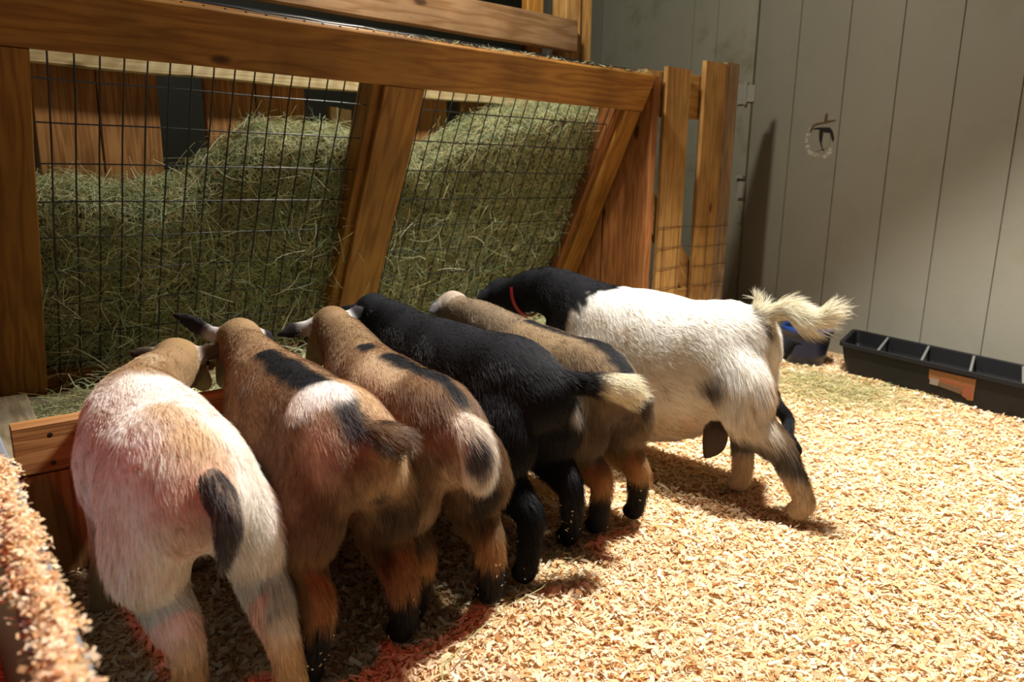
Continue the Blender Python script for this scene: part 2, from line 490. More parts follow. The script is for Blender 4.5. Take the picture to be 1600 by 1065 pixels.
# lid frame and lid mesh
LB = fp(0, -8.68, 0)
LDIR = np.array([0, math.cos(math.radians(13)), math.sin(math.radians(13))])
Ltop = LB + LDIR * 1.5
board('lid_rail', (-14, 16.6, 54.3), (80.7, 16.6, 54.3), (0, 0, 1), 5.0, 1.6, W_WEATH, feeder)
lid = []
LT = LB - FN * 0.25
def lp(x, u, h=0.12): return LT + np.array([x, 0, 0]) + LDIR * u + np.array([0, -0.22, 0.97]) * h
lid.append(tube([lp(x, 1.2, 0.30) + [0, 0, 0.05 * math.sin(x * .9)] for x in np.linspace(-10, 76.8, 40)], 0.14, 6))
lid.append(tube([lp(x, 0.85, 0.16) for x in np.linspace(-10, 76.8, 20)], 0.06, 6))
lid.append(tube([lp(x, 0.55, 0.12) for x in np.linspace(-10, 75.8, 20)], 0.05, 6))
for k in range(43):
    lid.append(tube([lp(-9 + 2 * k, 0.3, 0.12), lp(-9 + 2 * k, 1.3, 0.14), lp(-9 + 2 * k, 8, 0.12), lp(-9 + 2 * k, 17, 0.12)], 0.08, 5))
for u in (5, 9, 13, 17):
    lid.append(tube([lp(x, u, 0.2) for x in np.linspace(-10, 76, 10)], 0.08, 5))
o = mesh_obj('lid_mesh', *merge(lid), M_WIRE); adopt(o, feeder)
# feeding tray
board('tray_front', (-7.3, -16.3, 10.55), (79, -16.3, 10.55), (0, 0, 1), 3.9, 1.5, W_PLANK, feeder, bev=0.18)
for x, wd in ((-5.3, 4.4), (14, 5.5), (34, 5.5), (54, 5.5), (74, 5.5)):
    board('tray_leg', (x, -16.25, 0.1), (x, -16.25, 8.5), (1, 0, 0), wd, 1.4, W_PLANK, feeder)
board('tray_floor', (-7.3, -7.5, 6.2), (79, -7.5, 6.2), (0, 1, 0), 16.5, 0.8, W_GREY, feeder)
board('tray_floor', (-7.3, 8, 5.9), (79, 8, 5.9), (0, 1, 0), 14.0, 0.8, W_GREY, feeder)
board('tray_end', (-7.0, -15.6, 8.6), (-5.6, 12.0, 6.9), (1, 0, 0), 4.2, 1.3, W_GREY, feeder)
for z in (11.5, 9.3):
    o = mesh_obj('screw', *tube([(-5.0, -17.04, z), (-5.0, -17.08, z), (-5.0, -17.10, z)], [0.2, 0.19, 0.10], 10), M_SCREW)
    adopt(o, feeder)

# back fence of upright boards behind the feeder
fence = empty('board_fence', (36, 18.6, 0), label='upright brown board fence standing behind the hay feeder, with gaps between boards', cat='fence')
for x0, x1 in ((-13, -0.8), (1.1, 7.4), (7.5, 13.9), (19.3, 25.6), (25.8, 32.3), (41, 47.0), (49.2, 55.5), (58, 64.3), (67, 73.2)):
    board('fence_board', ((x0 + x1) / 2, 18.7, 0.3), ((x0 + x1) / 2, 18.7, 51), (1, 0, 0), x1 - x0, 1.0, W_PLANK, fence, seg=12)
board('fence_brace', (35.2, 20.5, 0.3), (38.5, 20.5, 40), (1, 0, 0), 3.3, 1.5, W_PALE, fence)
board('fence_brace', (53, 20.5, 0.3), (49.2, 20.5, 37), (1, 0, 0), 3.3, 1.5, W_PALE, fence)
board('fence_post', (81.6, 19.6, 0.3), (81.6, 19.6, 67), (1, 0, 0), 3.5, 3.5, W_PICKET, fence)
board('fence_post', (85.2, 19.6, 0.3), (85.2, 19.6, 67), (1, 0, 0), 3.4, 1.8, W_PICKET, fence)
board('fence_post', (73.8, 19.6, 50), (73.8, 19.6, 67), (1, 0, 0), 3.5, 1.6, W_CEDAR, fence)
board('fence_rail', (-14, 20.2, 47), (84, 20.2, 47), (0, 0, 1), 3.5, 1.5, W_CEDAR, fence)

# picket gate between the feeder and the barn wall
gate = empty('picket_gate', (95, 1, 0), label='wooden picket gate between the hay feeder and the grey barn wall', cat='gate')
def picket(x, w_, top, ybase=0.0, mat=W_PICKET, bot=0.3):
    board('picket', (x, ybase, bot), (x, ybase, top), (1, 0, 0), w_, 0.9, mat, gate, bev=0.15)
picket(81.6, 3.2, 47.4)
picket(88.0, 6.2, 48.3)
picket(97.8, 6.0, 50.2)
picket(102.9, 3.8, 50.6, 0.2, wood('dull_picket_wood', (0.50, 0.33, 0.19), (0.32, 0.20, 0.11), (0.30, 0.16, 0.07)))  # narrow picket in duller, less orange wood tones
board('gate_rail', (80, 1.4, 44.0), (106, 1.4, 44.8), (0, 0, 1), 7.0, 1.2, W_PICKET, gate)
board('gate_rail', (80, 1.4, 9.0), (106, 1.4, 9.0), (0, 0, 1), 6.0, 1.2, W_PICKET, gate)
board('gate_brace', (81.5, 1.5, 29.3), (97.5, 1.5, 11.5), (0.6, 0, 0.8), 4.6, 1.0, W_PICKET, gate)
gw = []
for z in (13, 16.4, 19.8, 23.2):
    gw.append(tube([(x, -0.62 + 0.05 * math.sin(x), z - 0.02 * (x - 80) + 0.1 * math.sin(x * .5)) for x in np.linspace(80.5, 104.5, 14)], 0.05, 5))
for x in np.arange(82, 105, 4.0):
    gw.append(tube([(x, -0.6, 4), (x, -0.62, 23.2)], 0.04, 5))
o = mesh_obj('gate_wire', *merge(gw), plain('rusty_wire', (0.10, 0.07, 0.05), 0.6, 0.5)); adopt(o, gate)

# ------------------------------------------------------------------ near side rail with shavings on it
rail = empty('pen_side_board', (-9.5, -50, 0), label='grey-painted board edge in the near left corner, topped with spilled shavings', cat='board')
board('side_board', (-9.5, -92, 8.2), (-9.5, -25.5, 8.2), (0, 0, 1), 16.4, 1.4, M_GREYPAINT, rail, bev=0.1)
board('side_batten', (-10.6, -92, 10.0), (-10.6, -60, 10.0), (0, 0, 1), 5.0, 0.7, W_PLANK, rail)
board('side_post', (-9.7, -24.2, 0.1), (-9.7, -24.2, 17.4), (1, 0, 0), 1.6, 2.2, W_RED, rail)

# ------------------------------------------------------------------ trough and bucket
def quadbox_frame(c, z0, z1, inset_bot):
    pass
tz = 5.2
F0 = np.array([104.4, -23.2]); F1 = np.array([99.0, -50.8]); B0 = np.array([117.6, -19.2]); B1 = np.array([111.6, -47.2])
ext = 1.3
F1 = F0 + ext * (F1 - F0); B1 = B0 + ext * (B1 - B0)
trough = empty('feed_trough', ((F0[0] + B1[0]) / 2, (F0[1] + B1[1]) / 2, 0), label='long black rubber feed trough with dividers standing along the barn wall', cat='trough')
def ring(sc_in, z, push=0.0):
    c = (F0 + F1 + B0 + B1) / 4
    uL = (F1 - F0) / np.linalg.norm(F1 - F0); uW = (B0 - F0) / np.linalg.norm(B0 - F0)
    out = []
    for p, a, b in ((F0, 1, 1), (B0, 1, -1), (B1, -1, -1), (F1, -1, 1)):
        q = p + uL * a * sc_in + uW * b * sc_in
        # rounded corners
        out.append((q[0], q[1], z))
    res = []
    for i in range(4):
        p = np.array(out[i]); pa = np.array(out[i - 1]); pb = np.array(out[(i + 1) % 4])
        da = (pa - p) / np.linalg.norm(pa - p); db = (pb - p) / np.linalg.norm(pb - p)
        r = 1.3
        for t in (0, .25, .5, .75, 1):
            a_ = p + da * r * (1 - t) ** 2 + db * r * t ** 2
            res.append(a_)
    return res
rings = [ring(1.6, 0.05), ring(0.9, 2.5), ring(0.55, tz - 1.0), ring(0.5, tz - 0.7), ring(0.0, tz - 0.6), ring(0.0, tz - 0.05), ring(0.15, tz), ring(0.6, tz), ring(0.75, tz - 0.1), ring(1.0, 3.0), ring(1.9, 0.6)]
nr = len(rings[0]); vs = [p for r in rings for p in r]; fs = []
for i in range(len(rings) - 1):
    for j in range(nr):
        fs.append((i * nr + j, i * nr + (j + 1) % nr, (i + 1) * nr + (j + 1) % nr, (i + 1) * nr + j))
fs.append(tuple(range(nr))[::-1]); fs.append(tuple((len(rings) - 1) * nr + j for j in range(nr)))
fs = [f[::-1] for f in fs]
o = mesh_obj('trough_body', vs, fs, M_BLACK); adopt(o, trough)
LEN = np.linalg.norm(F1 - F0)
for k, t in enumerate((0.19, 0.385, 0.58, 0.77)):
    a = F0 + (F1 - F0) * t; b_ = B0 + (B1 - B0) * t
    a2 = a + (b_ - a) * 0.04; b2 = b_ - (b_ - a) * 0.04
    o = mesh_obj('divider', *tube([(*a2, tz - 0.25), (*b2, tz - 0.25)], 0.2, 8), M_GALV); adopt(o, trough)
# label on the trough's front
uL = (F1 - F0) / np.linalg.norm(F1 - F0)
nF = np.array([uL[1], -uL[0]]); nF = nF if nF[0] < 0 else -nF
def fr(t, z, d=0.0):
    k = (tz - z) / tz
    base = F0 + uL * t
    uW = (B0 - F0) / np.linalg.norm(B0 - F0)
    q = base + uW * (0.5 + 1.1 * k) + nF * (0.25 + d)
    return (q[0], q[1], z)
def fpoly(poly, d0, d1):
    n = len(poly)
    vs = [fr(t, z, d1) for t, z in poly] + [fr(t, z, d0) for t, z in poly]
    return vs, [tuple(range(n)), tuple(range(n, 2 * n))[::-1]] + [(i, i + n, (i + 1) % n + n, (i + 1) % n) for i in range(n)]
lab = mesh_obj('sticker', *fpoly([(15.6, 4.2), (22.3, 4.25), (22.3, 1.0), (21.5, 0.9), (20.8, 1.6), (15.7, 2.6)], -0.6, 0.0), M_STICKER); adopt(lab, trough)
for nm, poly, mt in (('barcode', [(15.9, 2.9), (17.2, 2.9), (17.2, 1.9), (15.9, 1.9)], M_STICKW),
                     ('sticker_band', [(17.4, 3.2), (22.0, 3.0), (22.0, 2.6), (17.4, 2.8)], M_STICKR),
                     ('sticker_footer', [(17.3, 2.6), (20.6, 2.4), (20.8, 1.5), (17.3, 1.9)], M_STICKD),
                     ('sticker_seal', [(21.3 + 0.8 * math.cos(t), 1.9 + 0.75 * math.sin(t)) for t in np.linspace(0, 6.28, 15)[:-1]], M_STICKR)):
    o = mesh_obj(nm, *fpoly(poly, -0.3, 0.02), mt); o.parent = lab; o.matrix_parent_inverse = lab.matrix_world.inverted()

def lathe(prof, c, n=32):
    vs = []; fs = []
    for r, z in prof:
        for j in range(n):
            a = 2 * math.pi * j / n
            vs.append((c[0] + r * math.cos(a), c[1] + r * math.sin(a), c[2] + z))
    for i in range(len(prof) - 1):
        for j in range(n):
            fs.append((i * n + j, i * n + (j + 1) % n, (i + 1) * n + (j + 1) % n, (i + 1) * n + j))
    fs.append(tuple(range(n))[::-1]); fs.append(tuple((len(prof) - 1) * n + j for j in range(n)))
    return vs, fs
bc = (107.2, -16.2, 0.0)
bucket = empty('feed_bucket', bc, label='blue plastic bucket on the floor between the gate and the black trough', cat='bucket')
o = mesh_obj('bucket_body', *lathe([(3.2, 0.05), (3.5, 2), (3.9, 5.0), (4.05, 5.4), (4.2, 5.5), (4.2, 6.3), (4.0, 6.4), (3.85, 6.2), (3.3, 1.0)], bc), M_NAVY, smooth=True); adopt(o, bucket)
o = mesh_obj('bucket_rim', *lathe([(3.98, 5.5), (4.32, 5.55), (4.36, 6.3), (4.1, 6.5), (3.85, 6.4), (3.9, 5.6)], bc), M_BLUE, smooth=True); adopt(o, bucket)
hp = [(bc[0] + 4.35 * math.cos(t), bc[1] + 4.35 * math.sin(t) , 6.0 - 1.2 * math.sin((t + 2.4) * 1.0)) for t in np.linspace(-2.4, 0.74, 16)]
o = mesh_obj('bucket_handle', *tube(hp, 0.09, 6), M_GALV); adopt(o, bucket)

# ------------------------------------------------------------------ strips: shavings and hay
def strips(cen, dirv, nrm, length, width, curl, segs, cols, bend=None):
    """cen,dirv,nrm (n,3); ribbons of segs quads; returns verts, faces, colours"""
    n = len(cen)
    side = np.cross(nrm, dirv); side /= np.linalg.norm(side, axis=1)[:, None] + 1e-9
    t = np.linspace(-0.5, 0.5, segs + 1)
    V = np.zeros((n, segs + 1, 2, 3))
    for i, u in enumerate(t):
        c = cen + dirv * (length * u)[:, None] + nrm * (curl * (0.25 - u * u) * length)[:, None]
        if bend is not None: c = c + bend * ((u * u - 0.1) * length)[:, None]
        wv = side * (width * 0.5)[:, None]
        V[:, i, 0] = c - wv; V[:, i, 1] = c + wv
    k = (segs + 1) * 2
    base = (np.arange(n) * k)[:, None]
    F_ = []
    for i in range(segs):
        F_.append(np.concatenate([base + 2 * i, base + 2 * i + 1, base + 2 * i + 3, base + 2 * i + 2], 1))
    Fa = np.stack(F_, 1).reshape(-1, 4)
    C_ = np.repeat(cols, k, axis=0)
    return V.reshape(-1, 3), Fa, C_

def palette(n, cols, wts, jit=0.12, rng=RNG):
    cols = np.array(cols); i = rng.choice(len(cols), n, p=np.array(wts) / sum(wts))
    return cols[i] * (1 + rng.uniform(-jit, jit, (n, 1)))
CHIPC = [(0.90, 0.72, 0.46), (0.86, 0.62, 0.35), (0.94, 0.83, 0.62), (0.80, 0.52, 0.25), (0.68, 0.37, 0.14), (0.90, 0.66, 0.46), (0.45, 0.2, 0.08)]
CHIPW = [28, 24, 20, 12, 5, 9, 1.5]
def rand_dir(n, tilt, rng=RNG):
    a = rng.uniform(0, 6.283, n); el = rng.normal(0, tilt, n)
    d = np.stack([np.cos(a) * np.cos(el), np.sin(a) * np.cos(el), np.sin(el)], 1)
    up = np.stack([rng.normal(0, 0.45, n), rng.normal(0, 0.45, n), np.ones(n)], 1)
    nrm = up - d * np.sum(up * d, 1)[:, None]; nrm /= np.linalg.norm(nrm, axis=1)[:, None]
    return d, nrm
n = 230000
# denser where the floor is near the lens
cx, cy = -11.5, -78.5
r = np.sqrt(RNG.uniform(28 ** 1.0, 150 ** 1.0, n) / 1.0) ** 2
th = RNG.uniform(math.radians(0), math.radians(92), n)
px = cx + r * np.cos(th); py = cy + r * np.sin(th)
ok = (px < 115) & (px < 118.6 + (py + 15.5) * 0.0875) & (py < 14) & (px > -9) & ~((px > 80) & (py > 2))
# the near corner of the pen
px, py, r = px[ok], py[ok], r[ok]
n = len(px)
d, nm = rand_dir(n, 0.3)
sz = (0.16 + 0.85 * RNG.random(n) ** 2.6) * (1 + np.clip((r - 60) / 120, 0, 0.6))
sz *= 1 + 0.8 * (RNG.random(n) > 0.985)
wdt = sz * RNG.uniform(0.08, 0.55, n) ** 1.0
wdt = np.minimum(wdt, 0.3)
cen = np.stack([px, py, ground_h(px, py) + RNG.random(n) ** 2 * 0.38 + 0.05], 1)
V_, F_, C_ = strips(cen, d, nm, sz, wdt, RNG.uniform(-0.2, 0.9, n), 2, palette(n, CHIPC, CHIPW))
sh = mesh_obj('wood_shavings', V_, F_, M_CHIP, colors=C_)
tag(sh, 'pale cream and orange wood shavings spread thickly over the pen floor', 'shavings', kind='stuff')
# shavings spilled on the near board
n = 7500
py = -25.5 - 48 * RNG.random(n) ** 0.8
py = py[py < -36]; n = len(py)
off = np.clip(RNG.normal(0, 0.36, n), -0.95, 0.95)
px = -9.5 + off + 0.12 * np.sin(py * .8)
hh = 0.45 * np.exp(-(off / 0.5) ** 2) * (1 + 0.4 * np.sin(py * 0.9) * np.sin(py * 0.37))
d, nm = rand_dir(n, 0.5)
sz = RNG.uniform(0.10, 0.42, n)
cen = np.stack([px, py, 16.45 + hh * RNG.random(n) ** 0.6 - np.clip(np.abs(off) - 0.72, 0, 1) * 1.2], 1)
V_, F_, C_ = strips(cen, d, nm, sz, sz * RNG.uniform(0.2, 0.5, n), RNG.uniform(-0.2, 0.8, n), 2, palette(n, CHIPC, CHIPW))
o = mesh_obj('spilled_shavings', V_, F_, M_CHIP, colors=C_)
tag(o, 'wood shavings heaped along the top of the near side board', 'shavings', kind='stuff')

# hay in the feeder
HX = np.array([-12, -1, 3, 8, 15.5, 19.5, 23.5, 34, 39, 43.5, 48.5, 55, 61, 68, 76, 80.0])
HZ = np.array([29.5, 29.5, 29.6, 28.7, 29.4, 33.3, 36.0, 36.6, 34.0, 33.3, 35.2, 38.6, 40.4, 42.0, 41.8, 41.0])
def hay_surface(x, v):
    """v 0..1 from the bottom up the front to the top back"""
    zt = np.interp(x, HX, HZ)
    p = np.stack([x, v * 40, np.zeros_like(x)], 1)
    nz = 0.9 * noise(p, 0.25, 4) + 0.45 * noise(p, 0.8, 5)
    sb = np.clip(v / 0.72, 0, 1)
    # front part follows the sloping wire
    s_top = (38.0 - (zt - 4.5)) / math.cos(AL)
    s = 35.5 + (s_top - 35.5) * sb
    gap = 2.9 + 1.5 * sb + nz * 0.7
    fx = np.stack([x, np.sin(AL) * s + math.cos(AL) * gap, 38.0 - np.cos(AL) * s + math.sin(AL) * gap], 1)
    tb = np.clip((v - 0.72) / 0.28, 0, 1)[:, None]
    back = np.stack([x, np.full_like(x, 17.6), zt + nz * 0.8], 1)
    ctrl = fx.copy(); ctrl[:, 2] = zt + 0.6; ctrl[:, 1] = fx[:, 1] + 2.5
    return fx * (1 - tb) ** 2 + ctrl * 2 * tb * (1 - tb) + back * tb ** 2
nu, nv = 150, 60
U, Vv = np.meshgrid(np.linspace(-7, 78.3, nu), np.linspace(0, 1, nv))
hv = hay_surface(U.ravel(), Vv.ravel())
bv = hv.copy(); 
bv[:, 1] = 17.9; bv[:, 2] = np.minimum(bv[:, 2], np.repeat(hv.reshape(nv, nu, 3)[-1:, :, 2], nv, 0).ravel())
ii = np.arange((nv - 1) * (nu - 1)); a_, b_ = ii // (nu - 1), ii % (nu - 1)
hf = np.stack([a_ * nu + b_, a_ * nu + b_ + 1, (a_ + 1) * nu + b_ + 1, (a_ + 1) * nu + b_], 1)
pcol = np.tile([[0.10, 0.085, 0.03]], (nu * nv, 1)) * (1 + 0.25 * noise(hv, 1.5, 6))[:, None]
hay = mesh_obj('hay_pile', hv, hf, M_HAY, smooth=True, colors=pcol)
tag(hay, 'green and straw-coloured hay heaped behind the wire of the feeder', 'hay', kind='stuff')
HAYC = [(0.56, 0.57, 0.30), (0.46, 0.52, 0.28), (0.68, 0.60, 0.32), (0.34, 0.42, 0.20), (0.80, 0.73, 0.48), (0.50, 0.32, 0.11), (0.46, 0.58, 0.40)]
HAYW = [24, 20, 16, 14, 10, 5, 8]
def hay_strands(cen, nrm, lift, length, width, segs=4, spread=1.0, rng=RNG, bendv=0.35, cols=None):
    n = len(cen)
    rd = rng.normal(size=(n, 3)); rd[:, 2] *= spread
    t = rd - nrm * np.sum(rd * nrm, 1)[:, None]; t /= np.linalg.norm(t, axis=1)[:, None]
    d = t + nrm * rng.normal(0, lift, n)[:, None]; d /= np.linalg.norm(d, axis=1)[:, None]
    nr = rng.normal(size=(n, 3)) * .6 + nrm; nr -= d * np.sum(nr * d, 1)[:, None]; nr /= np.linalg.norm(nr, axis=1)[:, None]
    bend = rng.normal(0, bendv, (n, 3))
    return strips(cen, d, nr, length, width, rng.uniform(-.3, .5, n), segs, palette(n, cols or HAYC, HAYW, 0.25), bend)
def surf_normals(x, v):
    e = 0.01
    p = hay_surface(x, v); pu = hay_surface(x + 0.3, v); pv = hay_surface(x, np.clip(v + e, 0, 1)); p2 = hay_surface(x, np.clip(v - e, 0, 1))
    nn = np.cross(pu - p, pv - p2); nn /= np.linalg.norm(nn, axis=1)[:, None] + 1e-9
    return p, nn
def add_strands(obj_mesh_list):
    V_ = np.concatenate([a[0] for a in obj_mesh_list]); 
    off = 0; Fs = []
    for a in obj_mesh_list:
        Fs.append(a[1] + off); off += len(a[0])
    return V_, np.concatenate(Fs), np.concatenate([a[2] for a in obj_mesh_list])
n = 60000
hx = RNG.uniform(-6, 77.5, n); hvv = RNG.uniform(0.0, 1, n)
p, nn = surf_normals(hx, hvv)
p = p + nn * RNG.uniform(-0.3, 0.8, n)[:, None]
L1 = hay_strands(p, nn, 0.28, RNG.uniform(0.7, 2.6, n), RNG.uniform(0.03, 0.085, n), 3)
# long stray stalks, some poking out through the wire
n = 2600
hx = RNG.uniform(-1, 77, n); hvv = RNG.uniform(0.0, 1.0, n)
p, nn = surf_normals(hx, hvv)
L2 = hay_strands(p + nn * 1.0, nn, 0.35, RNG.uniform(2.5, 6.5, n), RNG.uniform(0.04, 0.08, n), 6, bendv=0.5)
n = 650
hx = RNG.uniform(0, 70, n); ss = RNG.uniform(14, 36, n)
p = np.array([fp(a, b, -0.6) for a, b in zip(hx, ss)])
L3 = hay_strands(p, np.tile(FN, (n, 1)), 0.4, RNG.uniform(1.5, 5.0, n), RNG.uniform(0.04, 0.08, n), 6, bendv=0.6)
V_, F_, C_ = add_strands([L1, L2, L3])
hs = mesh_obj('hay_strands', V_, F_, M_HAY, colors=C_, parent=hay)
tag(hs, kind='stuff')
# hay in the tray
n = 9000
hx = RNG.uniform(-4.3, 78, n); hy = -15.2 + 26 * RNG.random(n) ** 1.0
hz = 6.8 + RNG.random(n) * (2.0 + 1.6 * np.sin(hx * .3)) * (0.5 + 0.5 * RNG.random(n))
nz = np.tile([[0, 0, 1.0]], (n, 1))
a1 = hay_strands(np.stack([hx, hy, hz], 1), nz, 0.2, RNG.uniform(1.2, 4.5, n), RNG.uniform(0.04, 0.10, n), 4)
V_, F_, C_ = a1
o = mesh_obj('tray_hay', V_, F_, M_HAY, colors=C_)
tag(o, 'loose hay lying in the long wooden tray under the feeder', 'hay', kind='stuff')
# hay on the floor in front of the bucket and trough
n = 5200
hx = 95 + RNG.normal(0, 1, n) * 6.0; hy = -27 + RNG.normal(0, 1, n) * 6.5
kk = (hx < 104) | (hy > -20)
hx, hy = hx[kk], hy[kk]; n = len(hx)
hz = ground_h(hx, hy) + 0.35 + RNG.random(n) * 0.7 * np.exp(-((hx - 95) ** 2 + (hy + 27) ** 2) / 60)
a1 = hay_strands(np.stack([hx, hy, hz], 1), np.tile([[0, 0, 1.0]], (n, 1)), 0.15, RNG.uniform(0.6, 2.4, n), RNG.uniform(0.04, 0.12, n), 3, cols=[(0.50, 0.44, 0.20), (0.44, 0.42, 0.19), (0.62, 0.50, 0.26), (0.36, 0.36, 0.16), (0.74, 0.62, 0.40), (0.55, 0.36, 0.15), (0.50, 0.48, 0.26)])
o = mesh_obj('floor_hay', a1[0], a1[1], M_HAY, colors=a1[2])
tag(o, 'patch of greenish hay on the shavings in front of the blue bucket', 'hay', kind='stuff')
# long single stalks lying on the shavings
n = 70
hx = RNG.uniform(12, 80, n); hy = RNG.uniform(-60, -25, n)
a1 = hay_strands(np.stack([hx, hy, ground_h(hx, hy) + 0.5], 1), np.tile([[0, 0, 1.0]], (n, 1)), 0.06, RNG.uniform(1.5, 4.5, n), RNG.uniform(0.05, 0.09, n), 6, spread=0.2, bendv=0.3)
o = mesh_obj('stray_hay', a1[0], a1[1], M_HAY, colors=a1[2])
tag(o, 'single stalks of hay lying scattered over the shavings', 'hay', kind='stuff')
st = tube([(9.6, -47.2, 0.45), (11.0, -45.2, 0.75), (14.0, -44.0, 0.8), (18.2, -42.6, 0.75), (22.0, -42.2, 0.6), (26.0, -40.6, 0.5)], [0.05, 0.05, 0.045, 0.04, 0.035, 0.02], 5)
o = mesh_obj('hay_stalk', *st, plain('green_straw', (0.42, 0.44, 0.20), 0.5))
tag(o, 'long green hay stalk lying on the shavings beside the brown goat with the curled tail', 'hay stalk')
# stalks lying on the feeder's top edge
n = 120
hx = RNG.uniform(30, 78, n); hh = RNG.uniform(0.3, 1.2, n)
p = np.array([lp(a, b, 0.25) for a, b in zip(hx, hh)])
a1 = hay_strands(p, np.tile([[0, -0.2, 1.0]], (n, 1)), 0.3, RNG.uniform(0.5, 1.8, n), RNG.uniform(0.04, 0.09, n), 4)
o = mesh_obj('rail_hay', a1[0], a1[1], M_HAY, colors=a1[2])
tag(o, 'wisps of hay caught on the wire along the top rail', 'hay', kind='stuff')

# ------------------------------------------------------------------ goats
def catmull(P, n):
    P = np.asarray(P, float)
    Q = np.vstack([2 * P[0] - P[1], P, 2 * P[-1] - P[-2]])
    out = []
    for i in range(1, len(Q) - 2):
        for k in range(n):
            t = k / n
            out.append(0.5 * ((2 * Q[i]) + (-Q[i - 1] + Q[i + 1]) * t + (2 * Q[i - 1] - 5 * Q[i] + 4 * Q[i + 1] - Q[i + 2]) * t * t + (-Q[i - 1] + 3 * Q[i] - 3 * Q[i + 1] + Q[i + 2]) * t ** 3))
    out.append(Q[-2])
    return np.array(out)

class Chain:
    def __init__(s, name, pts, ru, rv=None, u=(1, 0, 0), k=0.5, hair=0.5, lift=0.35, flow=1.0, n=4, grav=0.0):
        rv = ru if rv is None else rv
        A = np.column_stack([np.array(pts, float), ru, rv])
        A = catmull(A, n) if len(pts) > 1 else A
        s.name = name; s.P = A[:, :3]; s.ru = np.maximum(A[:, 3], 0.08); s.rv = np.maximum(A[:, 4], 0.08)
        s.u = np.array(u, float); s.k = k; s.hair = hair; s.lift = lift; s.flow = flow; s.grav = grav
    def dist(s, p, want_t=False):
        best = np.full(len(p), 1e9); bt = np.zeros((len(p), 3)) if want_t else None
        bp = np.zeros(len(p))
        for i in range(len(s.P) - 1):
            a, b = s.P[i], s.P[i + 1]
            ab = b - a; L2 = ab @ ab + 1e-12
            t = np.clip(((p - a) @ ab) / L2, 0, 1)
            q = p - a - t[:, None] * ab
            ru = s.ru[i] + (s.ru[i + 1] - s.ru[i]) * t; rv = s.rv[i] + (s.rv[i + 1] - s.rv[i]) * t
            tn = ab / math.sqrt(L2)
            u = s.u - tn * (s.u @ tn); u /= np.linalg.norm(u); v = np.cross(tn, u)
            qu, qv, qt = q @ u, q @ v, q @ tn
            re = np.minimum(ru, rv)
            rr = np.sqrt((qu / ru) ** 2 + (qv / rv) ** 2 + (qt / re) ** 2)
            ln = np.sqrt(qu ** 2 + qv ** 2 + qt ** 2) + 1e-9
            dd = (rr - 1) * ln / np.maximum(rr, 0.15)       # distance along the ray to the surface
            mk = dd < best
            best = np.where(mk, dd, best)
            if want_t:
                bt[mk] = tn * s.flow
                bp = np.where(mk, (i + t) / (len(s.P) - 1), bp)
        return (best, bt, bp) if want_t else best

def surface_nets(phi, org, h):
    """vertices and quads of the zero level of phi"""
    nx, ny, nz = phi.shape
    inside = phi < 0
    cell = np.zeros((nx - 1, ny - 1, nz - 1), bool)
    c0 = inside[:-1, :-1, :-1]
    acc = np.zeros(cell.shape + (3,)); cnt = np.zeros(cell.shape)
    corners = [(i, j, k) for i in (0, 1) for j in (0, 1) for k in (0, 1)]
    def sl(i, j, k): return (slice(i, nx - 1 + i), slice(j, ny - 1 + j), slice(k, nz - 1 + k))
    for a in corners:
        for ax in range(3):
            if a[ax] == 0:
                b = list(a); b[ax] = 1; b = tuple(b)
                pa, pb = phi[sl(*a)], phi[sl(*b)]
                m_ = (pa < 0) != (pb < 0)
                t = np.where(m_, pa / np.where(m_, pa - pb, 1), 0)
                for q in range(3):
                    add = a[q] + (t if q == ax else 0)
                    acc[..., q] += np.where(m_, add, 0)
                cnt += m_
    act = cnt > 0
    idx = -np.ones(cell.shape, np.int64); idx[act] = np.arange(act.sum())
    ci = np.argwhere(act)
    V = (ci + acc[act] / cnt[act][:, None]) * h + org
    F_ = []
    for ax in range(3):
        o1, o2 = [(1, 2), (2, 0), (0, 1)][ax]
        s_a = [slice(1, -1)] * 3; s_a[ax] = slice(0, -1)
        s_b = [slice(1, -1)] * 3; s_b[ax] = slice(1, None)
        A, B = inside[tuple(s_a)], inside[tuple(s_b)]
        ch = np.argwhere(A != B)
        if len(ch) == 0: continue
        base = ch.copy(); base[:, o1] += 1; base[:, o2] += 1
        def cid(d1, d2):
            q = base.copy(); q[:, o1] -= d1; q[:, o2] -= d2
            return idx[q[:, 0], q[:, 1], q[:, 2]]
        quad = np.stack([cid(1, 1), cid(0, 1), cid(0, 0), cid(1, 0)], 1)
        fl_ = A[ch[:, 0], ch[:, 1], ch[:, 2]]
        quad = np.where(fl_[:, None], quad, quad[:, ::-1])
        F_.append(quad[(quad >= 0).all(1)])
    return V, np.concatenate(F_)

def blend_colour(p, base, patches, seed):
    c = np.array(base, float)
    c = np.tile(c, (len(p), 1)) if c.ndim == 1 else c.copy()
    wob = 0.35 * noise(p, 2.2, seed) + 0.25 * noise(p, 5.5, seed + 1)
    for pt in patches:
        A, B, r, soft, col = np.array(pt[0], float), np.array(pt[1], float), pt[2], pt[3], np.array(pt[4])
        ab = B - A
        t = np.clip(((p - A) @ ab) / (ab @ ab + 1e-9), 0, 1)
        d = np.linalg.norm(p - A - t[:, None] * ab, axis=1) - r + wob * soft * 0.8
        w_ = np.clip(0.5 - d / (2 * soft), 0, 1)
        w_ = (w_ * w_ * (3 - 2 * w_))[:, None]
        c = c * (1 - w_) + col * w_
    return c

